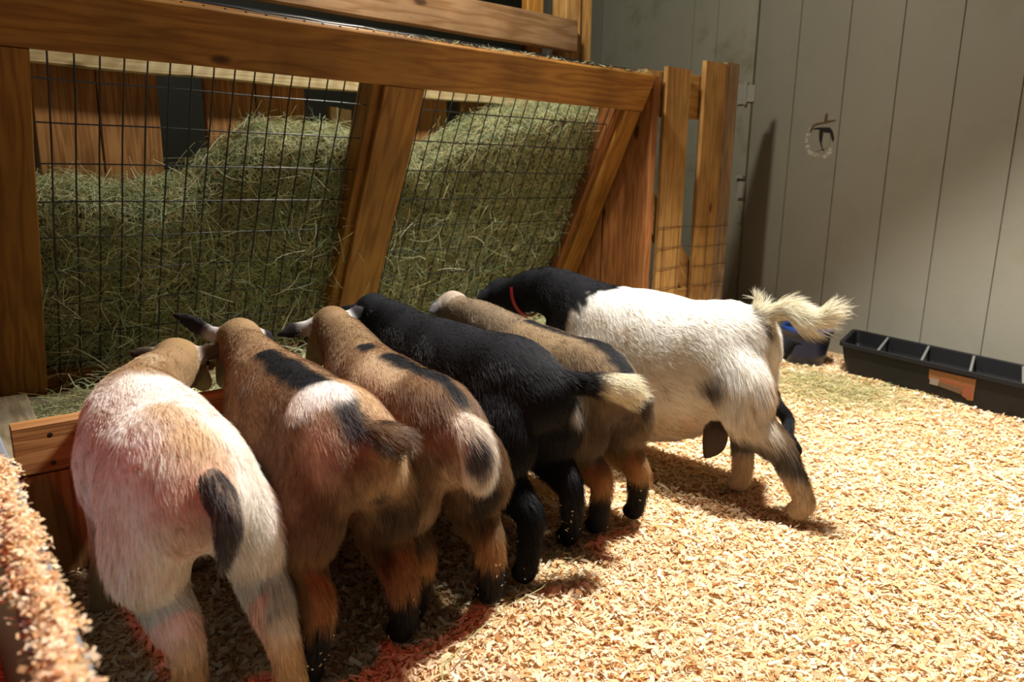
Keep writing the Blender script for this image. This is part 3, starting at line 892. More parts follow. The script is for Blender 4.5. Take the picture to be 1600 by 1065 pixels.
def make_goat(name, label, chains, colour_fn, n_hair, seed, hair_scale=1.0, h=0.24, eyes=(), width=0.0085, streak=0.20, flecks=0):
    allp = np.vstack([c.P for c in chains]); rmax = max(float(max(c.ru.max(), c.rv.max())) for c in chains)
    lo = allp.min(0) - 5.2; hi = allp.max(0) + 5.2
    dims = np.ceil((hi - lo) / h).astype(int) + 1
    ax = [lo[i] + np.arange(dims[i]) * h for i in range(3)]
    acc = np.zeros(dims); kk = 0.55
    for c in chains:
        R_ = float(max(c.ru.max(), c.rv.max())) + 6 * c.k
        a = np.maximum(((c.P.min(0) - R_ - lo) / h).astype(int), 0); b = np.minimum(((c.P.max(0) + R_ - lo) / h).astype(int) + 2, dims)
        g = np.stack(np.meshgrid(ax[0][a[0]:b[0]], ax[1][a[1]:b[1]], ax[2][a[2]:b[2]], indexing='ij'), -1)
        dd = c.dist(g.reshape(-1, 3)).reshape(g.shape[:3])
        acc[a[0]:b[0], a[1]:b[1], a[2]:b[2]] += np.exp(np.clip(-dd / c.k, -40, 60))
    phi = np.where(acc > 0, -np.log(np.maximum(acc, 1e-30)), 60.0)
    V, Fq = surface_nets(phi, lo, h)
    # relax a little
    for _ in range(3):
        e = np.concatenate([Fq[:, [0, 1]], Fq[:, [1, 2]], Fq[:, [2, 3]], Fq[:, [3, 0]]])
        s_ = np.zeros_like(V); c_ = np.zeros(len(V))
        np.add.at(s_, e[:, 0], V[e[:, 1]]); np.add.at(c_, e[:, 0], 1)
        np.add.at(s_, e[:, 1], V[e[:, 0]]); np.add.at(c_, e[:, 1], 1)
        V = V * 0.5 + 0.5 * s_ / np.maximum(c_, 1)[:, None]
    def fields(p):
        W_ = 0; Fl = 0; HL = 0; LF = 0; GR = 0
        near = np.full(len(p), 1e9); nid = np.zeros(len(p), int); prm = np.zeros(len(p))
        for i, c in enumerate(chains):
            dd, tt, bp = c.dist(p, True)
            w_ = np.exp(np.clip(-dd / 0.8, -20, 3))[:, None]
            W_ = W_ + w_; Fl = Fl + tt * w_; HL = HL + c.hair * w_; LF = LF + c.lift * w_; GR = GR + c.grav * w_
            mk = dd < near; near = np.where(mk, dd, near); nid[mk] = i; prm = np.where(mk, bp, prm)
        return Fl / W_, (HL / W_)[:, 0], (LF / W_)[:, 0], (GR / W_)[:, 0], nid, prm
    _, _, _, _, nid, prm = fields(V)
    names = np.array([c.name for c in chains])
    vc = colour_fn(V, names[nid], prm)
    body = mesh_obj(name, V, Fq, M_SKIN, smooth=True, colors=vc * 0.8)
    # ---- coat
    P0, P1, P2, P3 = V[Fq[:, 0]], V[Fq[:, 1]], V[Fq[:, 2]], V[Fq[:, 3]]
    nrm = np.cross(P2 - P0, P3 - P1); ar = np.linalg.norm(nrm, axis=1); nrm /= ar[:, None] + 1e-12
    rng = np.random.default_rng(seed)
    fi = rng.choice(len(Fq), n_hair, p=ar / ar.sum())
    a, b = rng.random(n_hair)[:, None], rng.random(n_hair)[:, None]
    root = (P0[fi] * (1 - a) + P1[fi] * a) * (1 - b) + (P3[fi] * (1 - a) + P2[fi] * a) * b
    # smooth normals
    vn = np.zeros_like(V)
    for q in range(4): np.add.at(vn, Fq[:, q], nrm)
    vn /= np.linalg.norm(vn, axis=1)[:, None] + 1e-12
    nr = vn[Fq[fi, 0]]
    Fl, HL, LF, GR, nid, prm = fields(root)
    nmz = names[nid]
    keep = (root[:, 2] > 0.9) | (rng.random(n_hair) < 0.2)
    root, nr, Fl, HL, LF, GR, nmz, prm = [q[keep] for q in (root, nr, Fl, HL, LF, GR, nmz, prm)]
    n = len(root)
    col = colour_fn(root, nmz, prm)
    # locks: streaks of slightly different tone running along the coat
    fl_n = Fl / (np.linalg.norm(Fl, axis=1)[:, None] + 1e-9)
    q_ = root - fl_n * np.sum(root * fl_n, 1)[:, None] * 0.75
    lock = noise(q_, 7.0, 3) + 0.6 * noise(q_, 15.0, 5)
    col = col * np.clip(1 + streak * lock, 0.35, 1.6)[:, None] * (1 - np.array([0, 0.10, 0.2]) * np.clip(-lock * streak * 2, 0, 1)[:, None])
    Fl = Fl + np.array([0, 0, -1.0]) * GR[:, None]
    wv = np.stack([noise(root, 0.9, 1 + seed % 3), noise(root, 0.9, 2 + seed % 3), noise(root, 0.9, 3)], 1) * 0.22
    wv2 = np.stack([noise(root, 5.0, 6), noise(root, 5.0, 7), noise(root, 5.0, 8)], 1) * 0.10
    Fl = Fl + wv + wv2 + rng.normal(0, 0.10, (n, 3))
    tg = Fl - nr * np.sum(Fl * nr, 1)[:, None]; tg /= np.linalg.norm(tg, axis=1)[:, None] + 1e-9
    lift = LF * (1 + 0.12 * noise(root, 1.6, 9)) + rng.normal(0, 0.10, n)
    d = tg + nr * np.clip(lift, 0.08, 2)[:, None]; d /= np.linalg.norm(d, axis=1)[:, None]
    ln = HL * hair_scale * rng.uniform(0.65, 1.2, n) * (1 + 0.25 * noise(root, 1.3, 4))
    K = 5
    u = np.linspace(0, 1, K)
    pts = np.zeros((n, K, 3))
    drop = np.array([0, 0, -1.0])
    for i, q in enumerate(u):
        pts[:, i] = root - nr * 0.04 + d * (ln * q)[:, None] + (tg * 0.22 - nr * 0.22 * np.clip(LF, 0, 1)[:, None] + drop * 0.14) * (ln * q * q)[:, None]
    cu = bpy.data.hair_curves.new('coat')
    cu.add_curves([K] * n)
    cu.attributes['position'].data.foreach_set('vector', (pts * S).astype(np.float32).ravel())
    ra = cu.attributes.get('radius') or cu.attributes.new('radius', 'FLOAT', 'POINT')
    rad = np.outer(width * rng.uniform(0.7, 1.3, n) * (0.75 + 0.35 * np.clip(ln, 0, 2)), np.array([1.0, 0.95, 0.8, 0.55, 0.12]))
    ra.data.foreach_set('value', (rad * S).astype(np.float32).ravel())
    ca = cu.attributes.new('tint', 'FLOAT_COLOR', 'CURVE')
    c4 = np.ones((n, 4), np.float32)
    c4[:, :3] = np.clip(col * 1.05 * (1 + rng.normal(0, 0.20, (n, 1))), 0.002, 0.95)
    ca.data.foreach_set('color', c4.ravel())
    cu.materials.append(M_FUR)
    co = bpy.data.objects.new('coat', cu)
    COL.objects.link(co); co.parent = body
    if flecks:
        lowm = np.where((np.isin(nmz, ['hind'])) & (root[:, 2] > 0.8) & (root[:, 2] < 4.2) & (nr[:, 1] < 0.2))[0]
        pick = rng.choice(lowm, min(flecks, len(lowm)), replace=False)
        fd = rng.normal(size=(len(pick), 3)); fn = nr[pick]
        fd -= fn * np.sum(fd * fn, 1)[:, None]; fd /= np.linalg.norm(fd, axis=1)[:, None]
        fz = rng.uniform(0.07, 0.24, len(pick))
        a_v, a_f, a_c = strips(root[pick] + fn * 0.38, fd, fn, fz, fz * 0.4, np.full(len(pick), .3), 2, palette(len(pick), [(0.9, 0.85, 0.75), (0.85, 0.68, 0.45)], [2, 1], rng=rng))
        tag(mesh_obj('shaving_flecks', a_v, a_f, M_CHIP, body, colors=a_c), kind='stuff')
    for e, rr2 in eyes:
        vs, fs = [], []
        for i in range(9):
            ph = math.pi * i / 8
            for j in range(12):
                vs.append((e[0] + rr2 * math.sin(ph) * math.cos(j * math.pi / 6), e[1] + rr2 * math.sin(ph) * math.sin(j * math.pi / 6), e[2] + rr2 * math.cos(ph)))
        for i in range(8):
            for j in range(12):
                fs.append((i * 12 + j, i * 12 + (j + 1) % 12, (i + 1) * 12 + (j + 1) % 12, (i + 1) * 12 + j))
        mesh_obj('eye', vs, fs, M_EYE, body, smooth=True)
    tag(body, label, 'goat', 'goats feeding in a row')
    return body

def v3(*a): return np.array(a, float)

def goat_chains(R, W, H, hind, fore, head, ears, tail, fat=1.0, neck_mid=None, HW=None, legk=1.0, fluff=1.0, tail_r=(0.8, 0.9, 0.5), tail_hair=1.3, ear_len=3.3, hsc=1.0, horn=False, stance=1.0, thigh=1.0, deep=1.22, hindhair=1.1, tail_lift=0.55, hockb=1.25, butt=-0.22):
    """R, W: (x,y) of rump and withers; hind/fore: ((xl,yl),(xr,yr)) hooves; head: (poll xyz, muzzle xyz); ears: two end points; tail: list of xyz"""
    R = v3(*R, 0); W = v3(*W, 0)
    ax = W - R; L = np.linalg.norm(ax); fw = ax / L; sd = v3(-fw[1], fw[0], 0)      # sd: goat's left
    k = H / 17.5; HW = H if HW is None else HW
    C = []
    def top(t): return H + (HW - H) * np.clip(t, 0, 1)
    st = [(1.30, 6.6, 2.9, 2.5), (1.08, 4.9, 4.0, 3.3), (0.85, 4.9, 4.7, 4.1), (0.6, 5.0, 4.9, 4.7), (0.3, 4.5, 4.3, 4.4), (0.0, 4.0, 3.9, 3.8), (butt, 4.6, 2.5, 2.9)]
    dp = lambda t: 1 + (deep - 1) * float(np.clip((t + 0.05) / 0.35, 0, 1))
    st = [(t, hh * dp(t) + (dz - hh), hh * dp(t), hw) for t, dz, hh, hw in st]
    pts = [R + ax * t + v3(0, 0, top(t) - dz * k) for t, dz, hh, hw in st]
    C.append(Chain('body', pts, [s_[3] * k * fat for s_ in st], [s_[2] * k * (0.5 + 0.5 * fat) for s_ in st], u=sd, k=0.5, hair=0.62 * fluff, lift=0.28, flow=1.0, grav=0.55))
    poll, muz = v3(*head[0]), v3(*head[1])
    nb = R + ax * 0.98 + v3(0, 0, HW - 4.4 * k)
    nm_ = (nb + poll) / 2 + v3(0, 0, 0.5) if neck_mid is None else v3(*neck_mid)
    C.append(Chain('neck', [poll - (poll - nm_) * 0.08 - v3(0, 0, .6), nm_, nb], [1.75 * k * hsc, 2.1 * k, 3.0 * k], [2.0 * k * hsc, 2.6 * k, 3.8 * k], u=sd, k=0.55, hair=0.6 * fluff, lift=0.35, grav=0.3))
    hd_ = muz - poll; hl = np.linalg.norm(hd_); hf_ = hd_ / hl
    hs_ = np.cross(v3(0, 0, 1), hf_); hs_ /= np.linalg.norm(hs_) + 1e-9
    hu_ = np.cross(hf_, hs_)
    q = hsc * k
    C.append(Chain('head', [muz, muz - hf_ * 1.2 * q + hu_ * .1, poll + hd_ * 0.5 + hu_ * 0.15 * q, poll + hd_ * 0.15, poll - hf_ * 0.4 * q], [0.75 * q, 0.95 * q, 1.35 * q, 1.9 * q, 1.7 * q], [0.85 * q, 1.05 * q, 1.5 * q, 1.95 * q, 1.7 * q], u=hs_, k=0.35, hair=0.28, lift=0.2))
    eyes = []
    for sg in (1, -1):
        eyes.append((poll + hd_ * 0.38 + hs_ * sg * 1.48 * q + hu_ * 0.55 * q, 0.36 * q))
    for nm, e, sg in (('earL', ears[0], 1), ('earR', ears[1], -1)):
        b0 = poll + hs_ * sg * 1.5 * q - hf_ * 0.1 + hu_ * 0.35
        e = v3(*e)
        dv = e - b0; l_ = np.linalg.norm(dv)
        un = np.cross(dv / l_, np.cross(dv / l_, v3(0, 0, 1)) + 0.01); un /= np.linalg.norm(un)
        C.append(Chain(nm, [b0, b0 + dv * 0.3, b0 + dv * 0.62 - v3(0, 0, -0.08), b0 + dv * 0.95], [0.5 * q, 0.78 * q, 0.80 * q, 0.30 * q], [0.36 * q, 0.24 * q, 0.22 * q, 0.2 * q], u=un, k=0.14, hair=0.22, lift=0.3))
    for i, sg in ((0, 1), (1, -1)):
        hx_, hy_ = hind[i][:2]; hz_ = hind[i][2] if len(hind[i]) > 2 else 0.0
        hp_ = R + ax * 0.0 + sd * sg * 1.9 * k * fat + v3(0, 0, H - 5.6 * k)
        hoof = v3(hx_, hy_, 0.75 + hz_)
        stifle = (hp_ * 0.45 + hoof * 0.55) ; stifle[2] = H * 0.43; stifle = stifle + fw * 1.3 * k + sd * sg * 0.5 * stance
        hock = hoof * 0.75 + hp_ * 0.25; hock[2] = H * 0.285; hock = hock - fw * hockb * k
        fet = hoof - fw * 0.35 + v3(0, 0, 1.1 * k)
        mid = (hp_ * 0.55 + stifle * 0.45) - fw * 0.9 * k + sd * sg * 0.45
        shin = (stifle * 0.45 + hock * 0.55) - fw * 0.1
        C.append(Chain('hind', [hp_ + fw * 0.1, mid, stifle, shin, hock, fet, hoof], [2.7 * k * fat * thigh, 2.55 * k * fat * thigh, 1.85 * k * thigh, 1.25 * k, 0.92 * k, 0.78 * k, 0.86 * k], [3.1 * k * thigh, 3.1 * k * thigh, 2.3 * k * thigh, 1.55 * k, 1.12 * k, 0.82 * k, 0.9 * k], u=sd, k=0.42, hair=hindhair * fluff, lift=0.42, flow=1.0, grav=0.5))
        C.append(Chain('hoof', [hoof + v3(0, 0, -0.1), hoof + fw * 0.75 + v3(0, 0, -0.35)], [0.75 * k, 0.55 * k], [0.5, 0.38], u=sd, k=0.15, hair=0.12, lift=0.1))
    for i, sg in ((0, 1), (1, -1)):
        hx_, hy_ = fore[i]
        sh_ = R + ax * 0.95 + sd * sg * 1.9 * k * fat + v3(0, 0, HW - 6.8 * k)
        hoof = v3(hx_, hy_, 0.75)
        elb = sh_ * 0.6 + hoof * 0.4; elb[2] = H * 0.46; elb = elb - fw * 0.7
        kn = hoof * 0.7 + sh_ * 0.3; kn[2] = H * 0.27; kn = kn + fw * 0.3
        fet = hoof + v3(0, 0, 1.1 * k)
        C.append(Chain('fore', [sh_, elb, kn, fet, hoof], [2.1 * k, 1.45 * k, 0.92 * k, 0.75 * k, 0.8 * k], [2.6 * k, 1.7 * k, 0.95 * k, 0.8 * k, 0.85 * k], u=sd, k=0.4, hair=0.5 * fluff, lift=0.3, grav=0.4))
        C.append(Chain('hoof', [hoof + v3(0, 0, -0.1), hoof + fw * 0.75 + v3(0, 0, -0.35)], [0.75 * k, 0.55 * k], [0.5, 0.38], u=sd, k=0.15, hair=0.12, lift=0.1))
    tr = np.interp(np.linspace(0, 1, len(tail)), [0, 0.5, 1], tail_r)
    C.append(Chain('tail', tail, tr, tr, u=sd + v3(.1, .1, .1), k=0.25, hair=tail_hair, lift=tail_lift))
    return C, eyes

HOOF = (0.07, 0.055, 0.045)
BLACK = (0.008, 0.008, 0.010)
WHITE = (0.88, 0.81, 0.73)
TAN = (0.50, 0.30, 0.15)
BROWN = (0.185, 0.105, 0.052)
DKBR = (0.13, 0.07, 0.035)
CREAM = (0.66, 0.52, 0.36)
GREYD = (0.06, 0.055, 0.055)

def lerp_col(c, mask, col):
    m_ = np.asarray(mask, float)[:, None]
    return c * (1 - m_) + np.array(col) * m_
def sstep(x, a, b):
    t = np.clip((x - a) / (b - a), 0, 1); return t * t * (3 - 2 * t)

# --- goat 1: cream-white, nearest, at the left
def col1(p, nm, pr):
    c = np.tile(WHITE, (len(p), 1)) * 1.0
    c = lerp_col(c, 0.35 * np.clip(noise(p, 0.8, 2), 0, 1), (0.62, 0.46, 0.32))
    c = blend_colour(p, c, [
        ((-1.3, -34, 17.6), (-0.8, -38.8, 16.7), 1.0, 1.0, (0.62, 0.46, 0.30)),
        ((-0.8, -38.8, 16.7), (-0.6, -41, 15.2), 1.3, 1.0, (0.62, 0.44, 0.26)),
        ((-1.5, -42, 15), (-2.6, -42, 10), 2.0, 1.6, (0.66, 0.44, 0.33)),
        ((1.0, -43, 9), (-0.6, -41, 6), 1.8, 1.4, (0.62, 0.46, 0.32)),
        ((-1.5, -20, 17), (0, -23, 18), 2.6, 1.6, (0.34, 0.22, 0.12)),
        ((2, -18, 15), (4, -14, 15), 2.5, 1.2, (0.48, 0.31, 0.16)),
    ], 1)
    low = sstep(p[:, 2], 6.5, 3.5)
    c = lerp_col(c, low * ((nm == 'hind') | (nm == 'fore')), (0.55, 0.40, 0.22))
    c = lerp_col(c, nm == 'neck', (0.31, 0.195, 0.10))
    c = lerp_col(c, (nm == 'neck') * sstep(noise(p, 1.2, 3), 0.2, 0.8) * 0.6, (0.46, 0.34, 0.22))
    c = lerp_col(c, nm == 'head', (0.34, 0.21, 0.10))
    ear = (nm == 'earL') | (nm == 'earR')
    c = lerp_col(c, ear, (0.10, 0.07, 0.045)); c = lerp_col(c, ear * sstep(pr, 0.4, 0.15), (0.55, 0.45, 0.36))
    c = lerp_col(c, (nm == 'tail') * 1.0, (0.07, 0.06, 0.055))
    c = lerp_col(c, (nm == 'tail') * sstep(noise(p, 6, 5), 0.3, 0.9) * .5, (0.4, 0.3, 0.22))
    c = lerp_col(c, (nm == 'hoof'), HOOF)
    return c

# --- goat 2
def col2(p, nm, pr):
    c = np.tile(BROWN, (len(p), 1)) * (1 + 0.2 * noise(p, 0.7, 3))[:, None]
    c = lerp_col(c, 0.5 * sstep(noise(p, 1.1, 6), 0.1, 0.9), (0.32, 0.20, 0.11))
    c = blend_colour(p, c, [
        ((9.0, -36.5, 17.5), (9.6, -41, 13), 2.3, 1.5, (0.52, 0.35, 0.20)),
        ((10.5, -40, 16), (12, -41, 13), 2.0, 1.2, (0.50, 0.34, 0.19)),
        ((8.8, -20.5, 17.6), (8.3, -30, 17.6), 0.95, 0.45, BLACK),
        ((8.3, -29, 17.6), (7.9, -34.8, 17.7), 1.35, 0.45, BLACK),
        ((8.3, -38.2, 17.5), (7.8, -40.7, 15.9), 0.85, 0.45, GREYD),
        ((7.9, -37.2, 17.6), (6.5, -36.6, 17.0), 1.45, 0.6, (0.84, 0.80, 0.74)),
        ((6.0, -39.4, 15.2), (6.2, -40.2, 13.8), 1.1, 1.0, (0.56, 0.40, 0.28)),
    ], 3)
    leg = (nm == 'hind')
    c = lerp_col(c, leg * sstep(p[:, 2], 9.5, 7.0), (0.30, 0.145, 0.055))
    c = lerp_col(c, (leg | (nm == 'fore')) * sstep(p[:, 2] + 0.4 * noise(p, 3, 2), 4.6, 4.0), BLACK)
    c = blend_colour(p, c, [((8.9, -42.3, 10.5), (8.9, -40.5, 6.5), 1.4, 0.6, (0.02, 0.015, 0.012)), ((11.5, -40, 9.5), (11.0, -38, 8.0), 1.6, 0.8, (0.03, 0.02, 0.015))], 5)
    c = lerp_col(c, nm == 'neck', (0.25, 0.155, 0.08)); c = lerp_col(c, nm == 'head', (0.28, 0.18, 0.09))
    ear = (nm == 'earL') | (nm == 'earR')
    c = lerp_col(c, ear, (0.03, 0.025, 0.03)); c = lerp_col(c, ear * sstep(pr, 0.45, 0.2), (0.5, 0.46, 0.45))
    c = lerp_col(c, nm == 'tail', (0.22, 0.14, 0.08)); c = lerp_col(c, (nm == 'tail') * sstep(noise(p, 4, 2), -0.1, 0.7) * .8, (0.05, 0.04, 0.03))
    c = lerp_col(c, nm == 'hoof', HOOF)
    return c

# --- goat 3
def col3(p, nm, pr):
    c = np.tile(BROWN, (len(p), 1)) * (1 + 0.15 * noise(p, 0.7, 3))[:, None]
    c = lerp_col(c, 0.45 * sstep(noise(p, 1.1, 6), 0.1, 0.9), (0.31, 0.195, 0.105))
    c = blend_colour(p, c, [
        ((14.3, -30, 16.8), (13.8, -34, 16.3), 1.5, 1.2, (0.50, 0.36, 0.22)),
        ((16.5, -30.5, 17.4), (15.9, -37.5, 17.5), 1.15, 0.45, BLACK),
        ((15.9, -37.5, 17.4), (15.8, -41.0, 16.1), 0.7, 0.45, BLACK),
        ((16.6, -22, 17.3), (16.2, -27, 17.3), 0.8, 0.45, BLACK),
        ((15.5, -42.5, 14), (15.5, -43.5, 11), 1.9, 1.2, (0.60, 0.46, 0.32)),
        ((13.5, -43, 9), (13.0, -42.5, 7), 1.8, 1.2, (0.56, 0.42, 0.27)),
    ], 7)
    leg = (nm == 'hind')
    c = lerp_col(c, leg * sstep(p[:, 2], 6.5, 5.0), (0.38, 0.20, 0.075))
    c = lerp_col(c, (leg | (nm == 'fore')) * sstep(p[:, 2] + 0.4 * noise(p, 3, 2), 4.2, 3.7), BLACK)
    c = blend_colour(p, c, [((17.2, -42.5, 9.5), (17.0, -41, 8), 1.1, 0.5, (0.02, 0.015, 0.012))], 5)
    c = lerp_col(c, nm == 'neck', (0.23, 0.145, 0.075)); c = lerp_col(c, nm == 'head', (0.20, 0.12, 0.06))
    ear = (nm == 'earL') | (nm == 'earR')
    c = lerp_col(c, ear, (0.035, 0.03, 0.035)); c = lerp_col(c, ear * sstep(pr, 0.6, 0.3), (0.55, 0.52, 0.50))
    c = lerp_col(c, nm == 'tail', (0.78, 0.70, 0.60))
    dk = np.linalg.norm((p - np.array([14.7, -43.9, 13.4])) * [1, 1, 0.7], axis=1)
    c = lerp_col(c, (nm == 'tail') * sstep(dk, 1.2, 0.7), (0.11, 0.105, 0.11))
    c = lerp_col(c, nm == 'hoof', HOOF)
    return c

def col4(p, nm, pr):
    c = np.tile(BLACK, (len(p), 1)) * (1 + 0.3 * noise(p, 0.7, 3))[:, None]
    c = blend_colour(p, c, [((29.5, -38.5, 12), (29.5, -38.5, 11.5), 0.9, 0.6, (0.35, 0.30, 0.26))], 2)
    c = lerp_col(c, (nm == 'tail') * sstep(pr + 0.06 * noise(p, 4, 2), 0.42, 0.60), (0.80, 0.74, 0.56))
    ear = (nm == 'earL') | (nm == 'earR')
    c = lerp_col(c, nm == 'hoof', (0.03, 0.025, 0.02))
    return c

def col5(p, nm, pr):
    c = np.tile((0.235, 0.16, 0.09), (len(p), 1)) * (1 + 0.15 * noise(p, 0.7, 3))[:, None]
    c = blend_colour(p, c, [
        ((37.2, -14, 16.2), (36.6, -22, 17.0), 0.7, 0.4, BLACK),
        ((36.6, -22, 17.0), (35.2, -34, 16.9), 0.85, 0.4, BLACK),
        ((35.2, -34, 16.9), (34.3, -39.6, 14.3), 1.1, 0.45, BLACK),
        ((33.5, -38.5, 10), (33.0, -38.5, 7), 2.6, 1.2, (0.14, 0.10, 0.07)),
        ((32.5, -40.2, 9.5), (32.4, -39.8, 8.0), 0.8, 0.7, (0.50, 0.45, 0.40)),
    ], 7)
    leg = (nm == 'hind')
    c = lerp_col(c, leg * sstep(p[:, 2], 7.0, 5.8), (0.42, 0.24, 0.10))
    c = lerp_col(c, (leg | (nm == 'fore')) * sstep(p[:, 2] + 0.4 * noise(p, 3, 2), 4.6, 4.0), BLACK)
    c = lerp_col(c, nm == 'neck', (0.19, 0.135, 0.085)); c = lerp_col(c, nm == 'head', (0.34, 0.27, 0.21))
    ear = (nm == 'earL') | (nm == 'earR')
    c = lerp_col(c, ear, (0.12, 0.11, 0.11))
    c = lerp_col(c, nm == 'tail', (0.12, 0.09, 0.07))
    c = lerp_col(c, nm == 'hoof', HOOF)
    return c

def col6(p, nm, pr):
    c = np.tile((0.93, 0.88, 0.80), (len(p), 1))
    c = lerp_col(c, 0.65 * sstep(noise(p * [1, 1, .5], 1.4, 5), 0.0, 1.0) * sstep(p[:, 2], 18.5, 13.5), (0.72, 0.56, 0.42))
    c = lerp_col(c, 0.5 * sstep(p[:, 2], 10, 5.0), (0.66, 0.46, 0.28))
    edge = -21.3 + 0.9 * noise(p, 0.9, 2) + 0.6 * noise(p, 3.0, 4) - 0.25 * (p[:, 2] - 14)
    edge = np.where(p[:, 2] > 18.3, edge - 4.5 * np.exp(-((p[:, 0] - 48.0) / 1.2) ** 2) * (p[:, 2] - 18.3), edge)
    c = lerp_col(c, sstep(p[:, 1] - edge, -0.7, 0.7), BLACK)
    c = blend_colour(p, c, [
        ((46.6, -38.0, 10.2), (47.2, -39.4, 11.4), 1.0, 0.8, (0.13, 0.11, 0.10)),
        ((50.9, -41.9, 17.4), (50.9, -41.9, 17.0), 0.55, 0.3, (0.02, 0.018, 0.015)),
        ((48.5, -44.4, 17), (49, -46, 11), 1.6, 1.4, (0.70, 0.50, 0.36)),
    ], 7)
    leg = (nm == 'hind')
    near = leg & (p[:, 0] < 51)
    c = lerp_col(c, leg * sstep(p[:, 2], 7.5, 6.0) * sstep(p[:, 2], 3.6, 4.4) * 0.9, (0.09, 0.075, 0.065))
    c = lerp_col(c, leg * sstep(p[:, 2], 4.2, 3.6), (0.62, 0.48, 0.32))
    c = lerp_col(c, nm == 'tail', (0.80, 0.74, 0.58))
    c = lerp_col(c, (nm == 'scrotum') * 1.0, (0.10, 0.075, 0.06))
    c = lerp_col(c, (nm == 'earL') | (nm == 'earR') | (nm == 'head'), BLACK)
    c = lerp_col(c, nm == 'hoof', (0.12, 0.10, 0.09))
    return c

def col7(p, nm, pr):
    return np.tile(BLACK, (len(p), 1)) * 1.0

DEN = 1.5
C1, E1 = goat_chains((-0.9, -36.3), (-0.3, -23.5), 17.5, ((-2.0, -38.2), (2.9, -41.0)), ((-3.9, -24.4), (3.2, -22.0)),
                     ((5.4, -13.0, 14.9), (8.8, -8.4, 11.2)), ((2.0, -11.4, 15.6), (9.0, -15.4, 16.0)),
                     [(-0.6, -40.9, 14.6), (-0.5, -42.3, 13.9), (-0.6, -42.9, 12.4), (-0.8, -42.6, 10.9)], fat=0.98, neck_mid=(1.8, -18.5, 14.3), tail_r=(0.6, 0.7, 0.35), tail_hair=0.7, fluff=0.95, thigh=0.88, deep=1.1, hindhair=0.85)
g1 = make_goat('goat', 'cream-white goat with hanging dark tail, nearest the camera at the left end', C1, col1, int(62000 * DEN), 11, eyes=E1, streak=0.26)
C2, E2 = goat_chains((8.6, -37.0), (9.3, -24.0), 17.8, ((4.3, -40.4), (11.0, -40.2)), ((6.5, -22.5), (12, -22.0)),
                     ((10.4, -14.2, 16.2), (10.8, -8.0, 11.0)), ((5.7, -11.4, 18.7), (13.6, -14.0, 15.6)),
                     [(8.8, -40.2, 14.9), (9.4, -41.4, 15.0), (10.0, -41.9, 15.0)], fat=0.92, neck_mid=(9.8, -18.8, 15.2), tail_r=(0.8, 1.0, 0.8), tail_lift=0.8, tail_hair=1.2, fluff=0.85)
g2 = make_goat('goat', 'brown goat with black stripe and white spot on its back, beside the cream goat', C2, col2, int(60000 * DEN), 12, eyes=E2, flecks=26)
C3, E3 = goat_chains((15.4, -37.8), (17.0, -25.0), 17.6, ((13.0, -38.6), (18.5, -40.2)), ((14.5, -22.5), (19.6, -22.0)),
                     ((19.3, -14.2, 16.4), (19.8, -8.2, 11.0)), ((14.3, -13.0, 15.9), (22.9, -14.0, 17.9)),
                     [(15.0, -41.4, 14.6), (15.1, -42.5, 14.4), (15.2, -43.1, 13.2), (15.3, -43.0, 11.9)], fat=0.87, neck_mid=(18.3, -19.2, 15.6), tail_r=(0.8, 1.05, 0.9), tail_lift=0.8, tail_hair=1.2, fluff=0.85)
g3 = make_goat('goat', 'brown goat with black back stripe and curled white tail, left of the black goat', C3, col3, int(58000 * DEN), 13, eyes=E3, flecks=14)
C4, E4 = goat_chains((26.0, -34.0), (25.4, -21.0), 18.2, ((22.4, -39.8), (29.2, -37.6)), ((23, -20.5), (28, -20)),
                     ((26.4, -9.6, 16.4), (27, -3.5, 11.5)), ((22.6, -8.6, 16.4), (30, -9.0, 16.6)),
                     [(27.6, -38.0, 14.8), (28.8, -39.8, 14.8), (30.0, -41.0, 14.7), (31.2, -41.8, 14.4)], fat=0.94, neck_mid=(26.0, -15.0, 15.6), tail_r=(0.85, 0.8, 1.0), tail_lift=0.75, tail_hair=1.1, fluff=0.7)
g4 = make_goat('goat', 'all-black goat with black tail ending in a white tuft, middle of the row', C4, col4, int(52000 * DEN), 14, eyes=E4, flecks=30)
C5, E5 = goat_chains((34.6, -35.0), (36.4, -22.5), 16.9, ((32.6, -37.6), (37.4, -37.8)), ((35, -21), (39, -20.5)),
                     ((37.0, -9.2, 15.8), (37.6, -3.6, 11.0)), ((33.6, -9.6, 15.6), (40.6, -8.6, 15.6)),
                     [(34.3, -39.0, 13.6), (34.6, -40.6, 12.8), (34.6, -41.0, 11.4)], fat=0.88, neck_mid=(37.0, -15.5, 14.8), tail_r=(0.6, 0.6, 0.35), tail_hair=0.9, fluff=0.85)
g5 = make_goat('goat', 'grey-brown goat with dark back stripe, between the black goat and the white-bodied goat', C5, col5, int(48000 * DEN), 15, eyes=E5, flecks=10)
C6, E6 = goat_chains((51.4, -37.8), (48.6, -22.5), 19.4, ((49.6, -47.4), (50.7, -40.2)), ((46.5, -21), (52, -20.5)),
                     ((47.2, -5.6, 15.8), (47.4, 0.4, 10.6)), ((43.8, -5.2, 15.6), (51.0, -4.8, 15.8)),
                     [(51.5, -40.9, 17.6), (51.9, -42.5, 18.7), (52.2, -44.2, 18.5), (52.4, -45.6, 18.3), (52.6, -47.0, 19.2)], fat=0.92, neck_mid=(48.0, -13.8, 17.4), tail_r=(0.6, 0.75, 0.5), tail_hair=1.8, tail_lift=0.9, fluff=0.85, HW=19.6, thigh=0.9, deep=1.6, hockb=0.2, butt=-0.14)
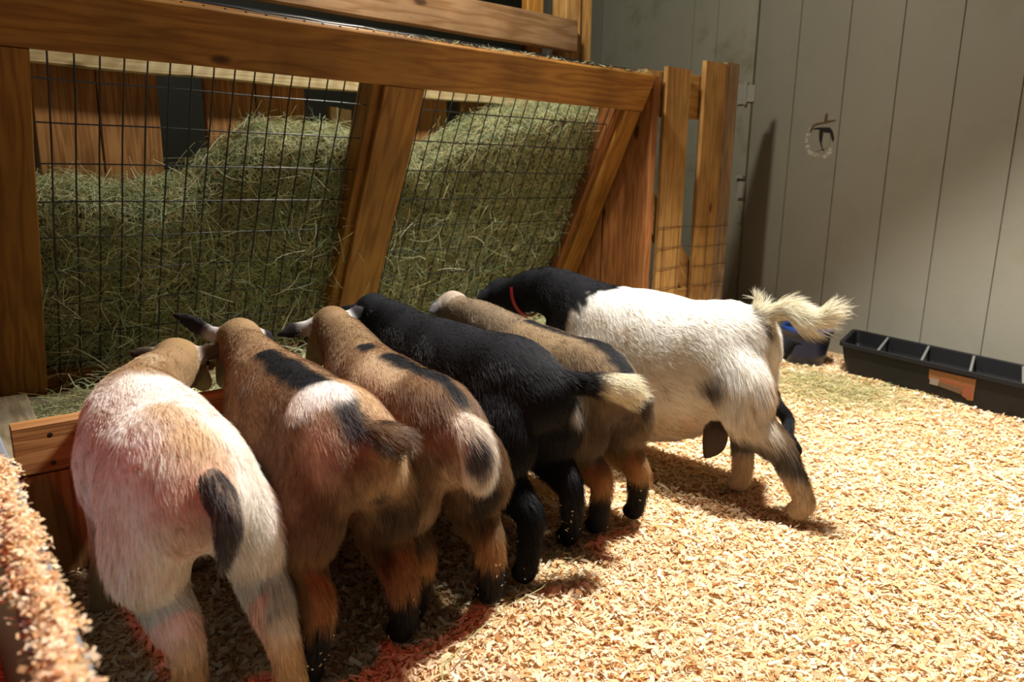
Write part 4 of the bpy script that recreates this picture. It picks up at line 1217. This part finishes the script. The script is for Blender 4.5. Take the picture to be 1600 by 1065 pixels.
C6.append(Chain('tail', [(51.6, -41.0, 17.4), (51.5, -40.6, 18.4), (51.4, -40.2, 19.2)], [0.7, 0.6, 0.4], [0.7, 0.6, 0.4], k=0.25, hair=1.5, lift=0.5))
C6.append(Chain('scrotum', [(49.3, -38.2, 6.0), (49.1, -38.0, 4.6), (49.0, -37.3, 3.1)], [1.2, 1.25, 0.35], [0.8, 0.85, 0.35], u=(0, 1, 0), k=0.2, hair=0.12, lift=0.15))
g6 = make_goat('goat', 'white-bodied goat with black head and neck, wearing a red collar, right end', C6, col6, int(85000 * DEN), 16, eyes=E6, width=0.0085, streak=0.30)
# red collar
cp = v3(47.75, -10.0, 16.3)
ax_ = (v3(47.4, -5.8, 15.0) - v3(48.0, -13.8, 18.0)); ax_ /= np.linalg.norm(ax_)
e1 = np.cross(ax_, v3(0, 0, 1)); e1 /= np.linalg.norm(e1); e2 = np.cross(ax_, e1)
vs, fs = [], []
NC = 40
for j in range(NC):
    a = 2 * math.pi * j / NC
    for da, rr2 in ((-.26, 2.15), (.26, 2.15), (.26, 2.3), (-.26, 2.3)):
        vs.append(cp + ax_ * da + (rr2 + .1) * (0.98 * math.cos(a) * e1 + 1.12 * math.sin(a) * e2))
for j in range(NC):
    for q in range(4):
        j2 = (j + 1) % NC
        fs.append((j * 4 + q, j * 4 + (q + 1) % 4, j2 * 4 + (q + 1) % 4, j2 * 4 + q))
o = mesh_obj('collar', vs, fs, M_RED, g6, smooth=False); tag(o, 'red webbing collar')
# --- goat 7: small black kid behind the white-bodied goat
C7, E7 = goat_chains((64.9, -33.3), (70.9, -29.8), 8.4, ((63.0, -35.4), (63.8, -39.3)), ((70, -30), (72, -33.5)),
                     ((76.5, -29.5, 9.8), (79.5, -28.0, 7.2)), ((76, -27.4, 9.8), (77.6, -31.4, 9.8)),
                     [(63.8, -34.6, 7.6), (63.3, -34.9, 7.0)], fat=0.68, thigh=0.8, tail_r=(0.35, 0.35, 0.3), tail_hair=0.4, fluff=0.6)
g7 = make_goat('goat', 'small black kid hidden behind the white-bodied goat, only a hind leg showing', C7, col7, int(12000 * DEN), 17, eyes=E7)
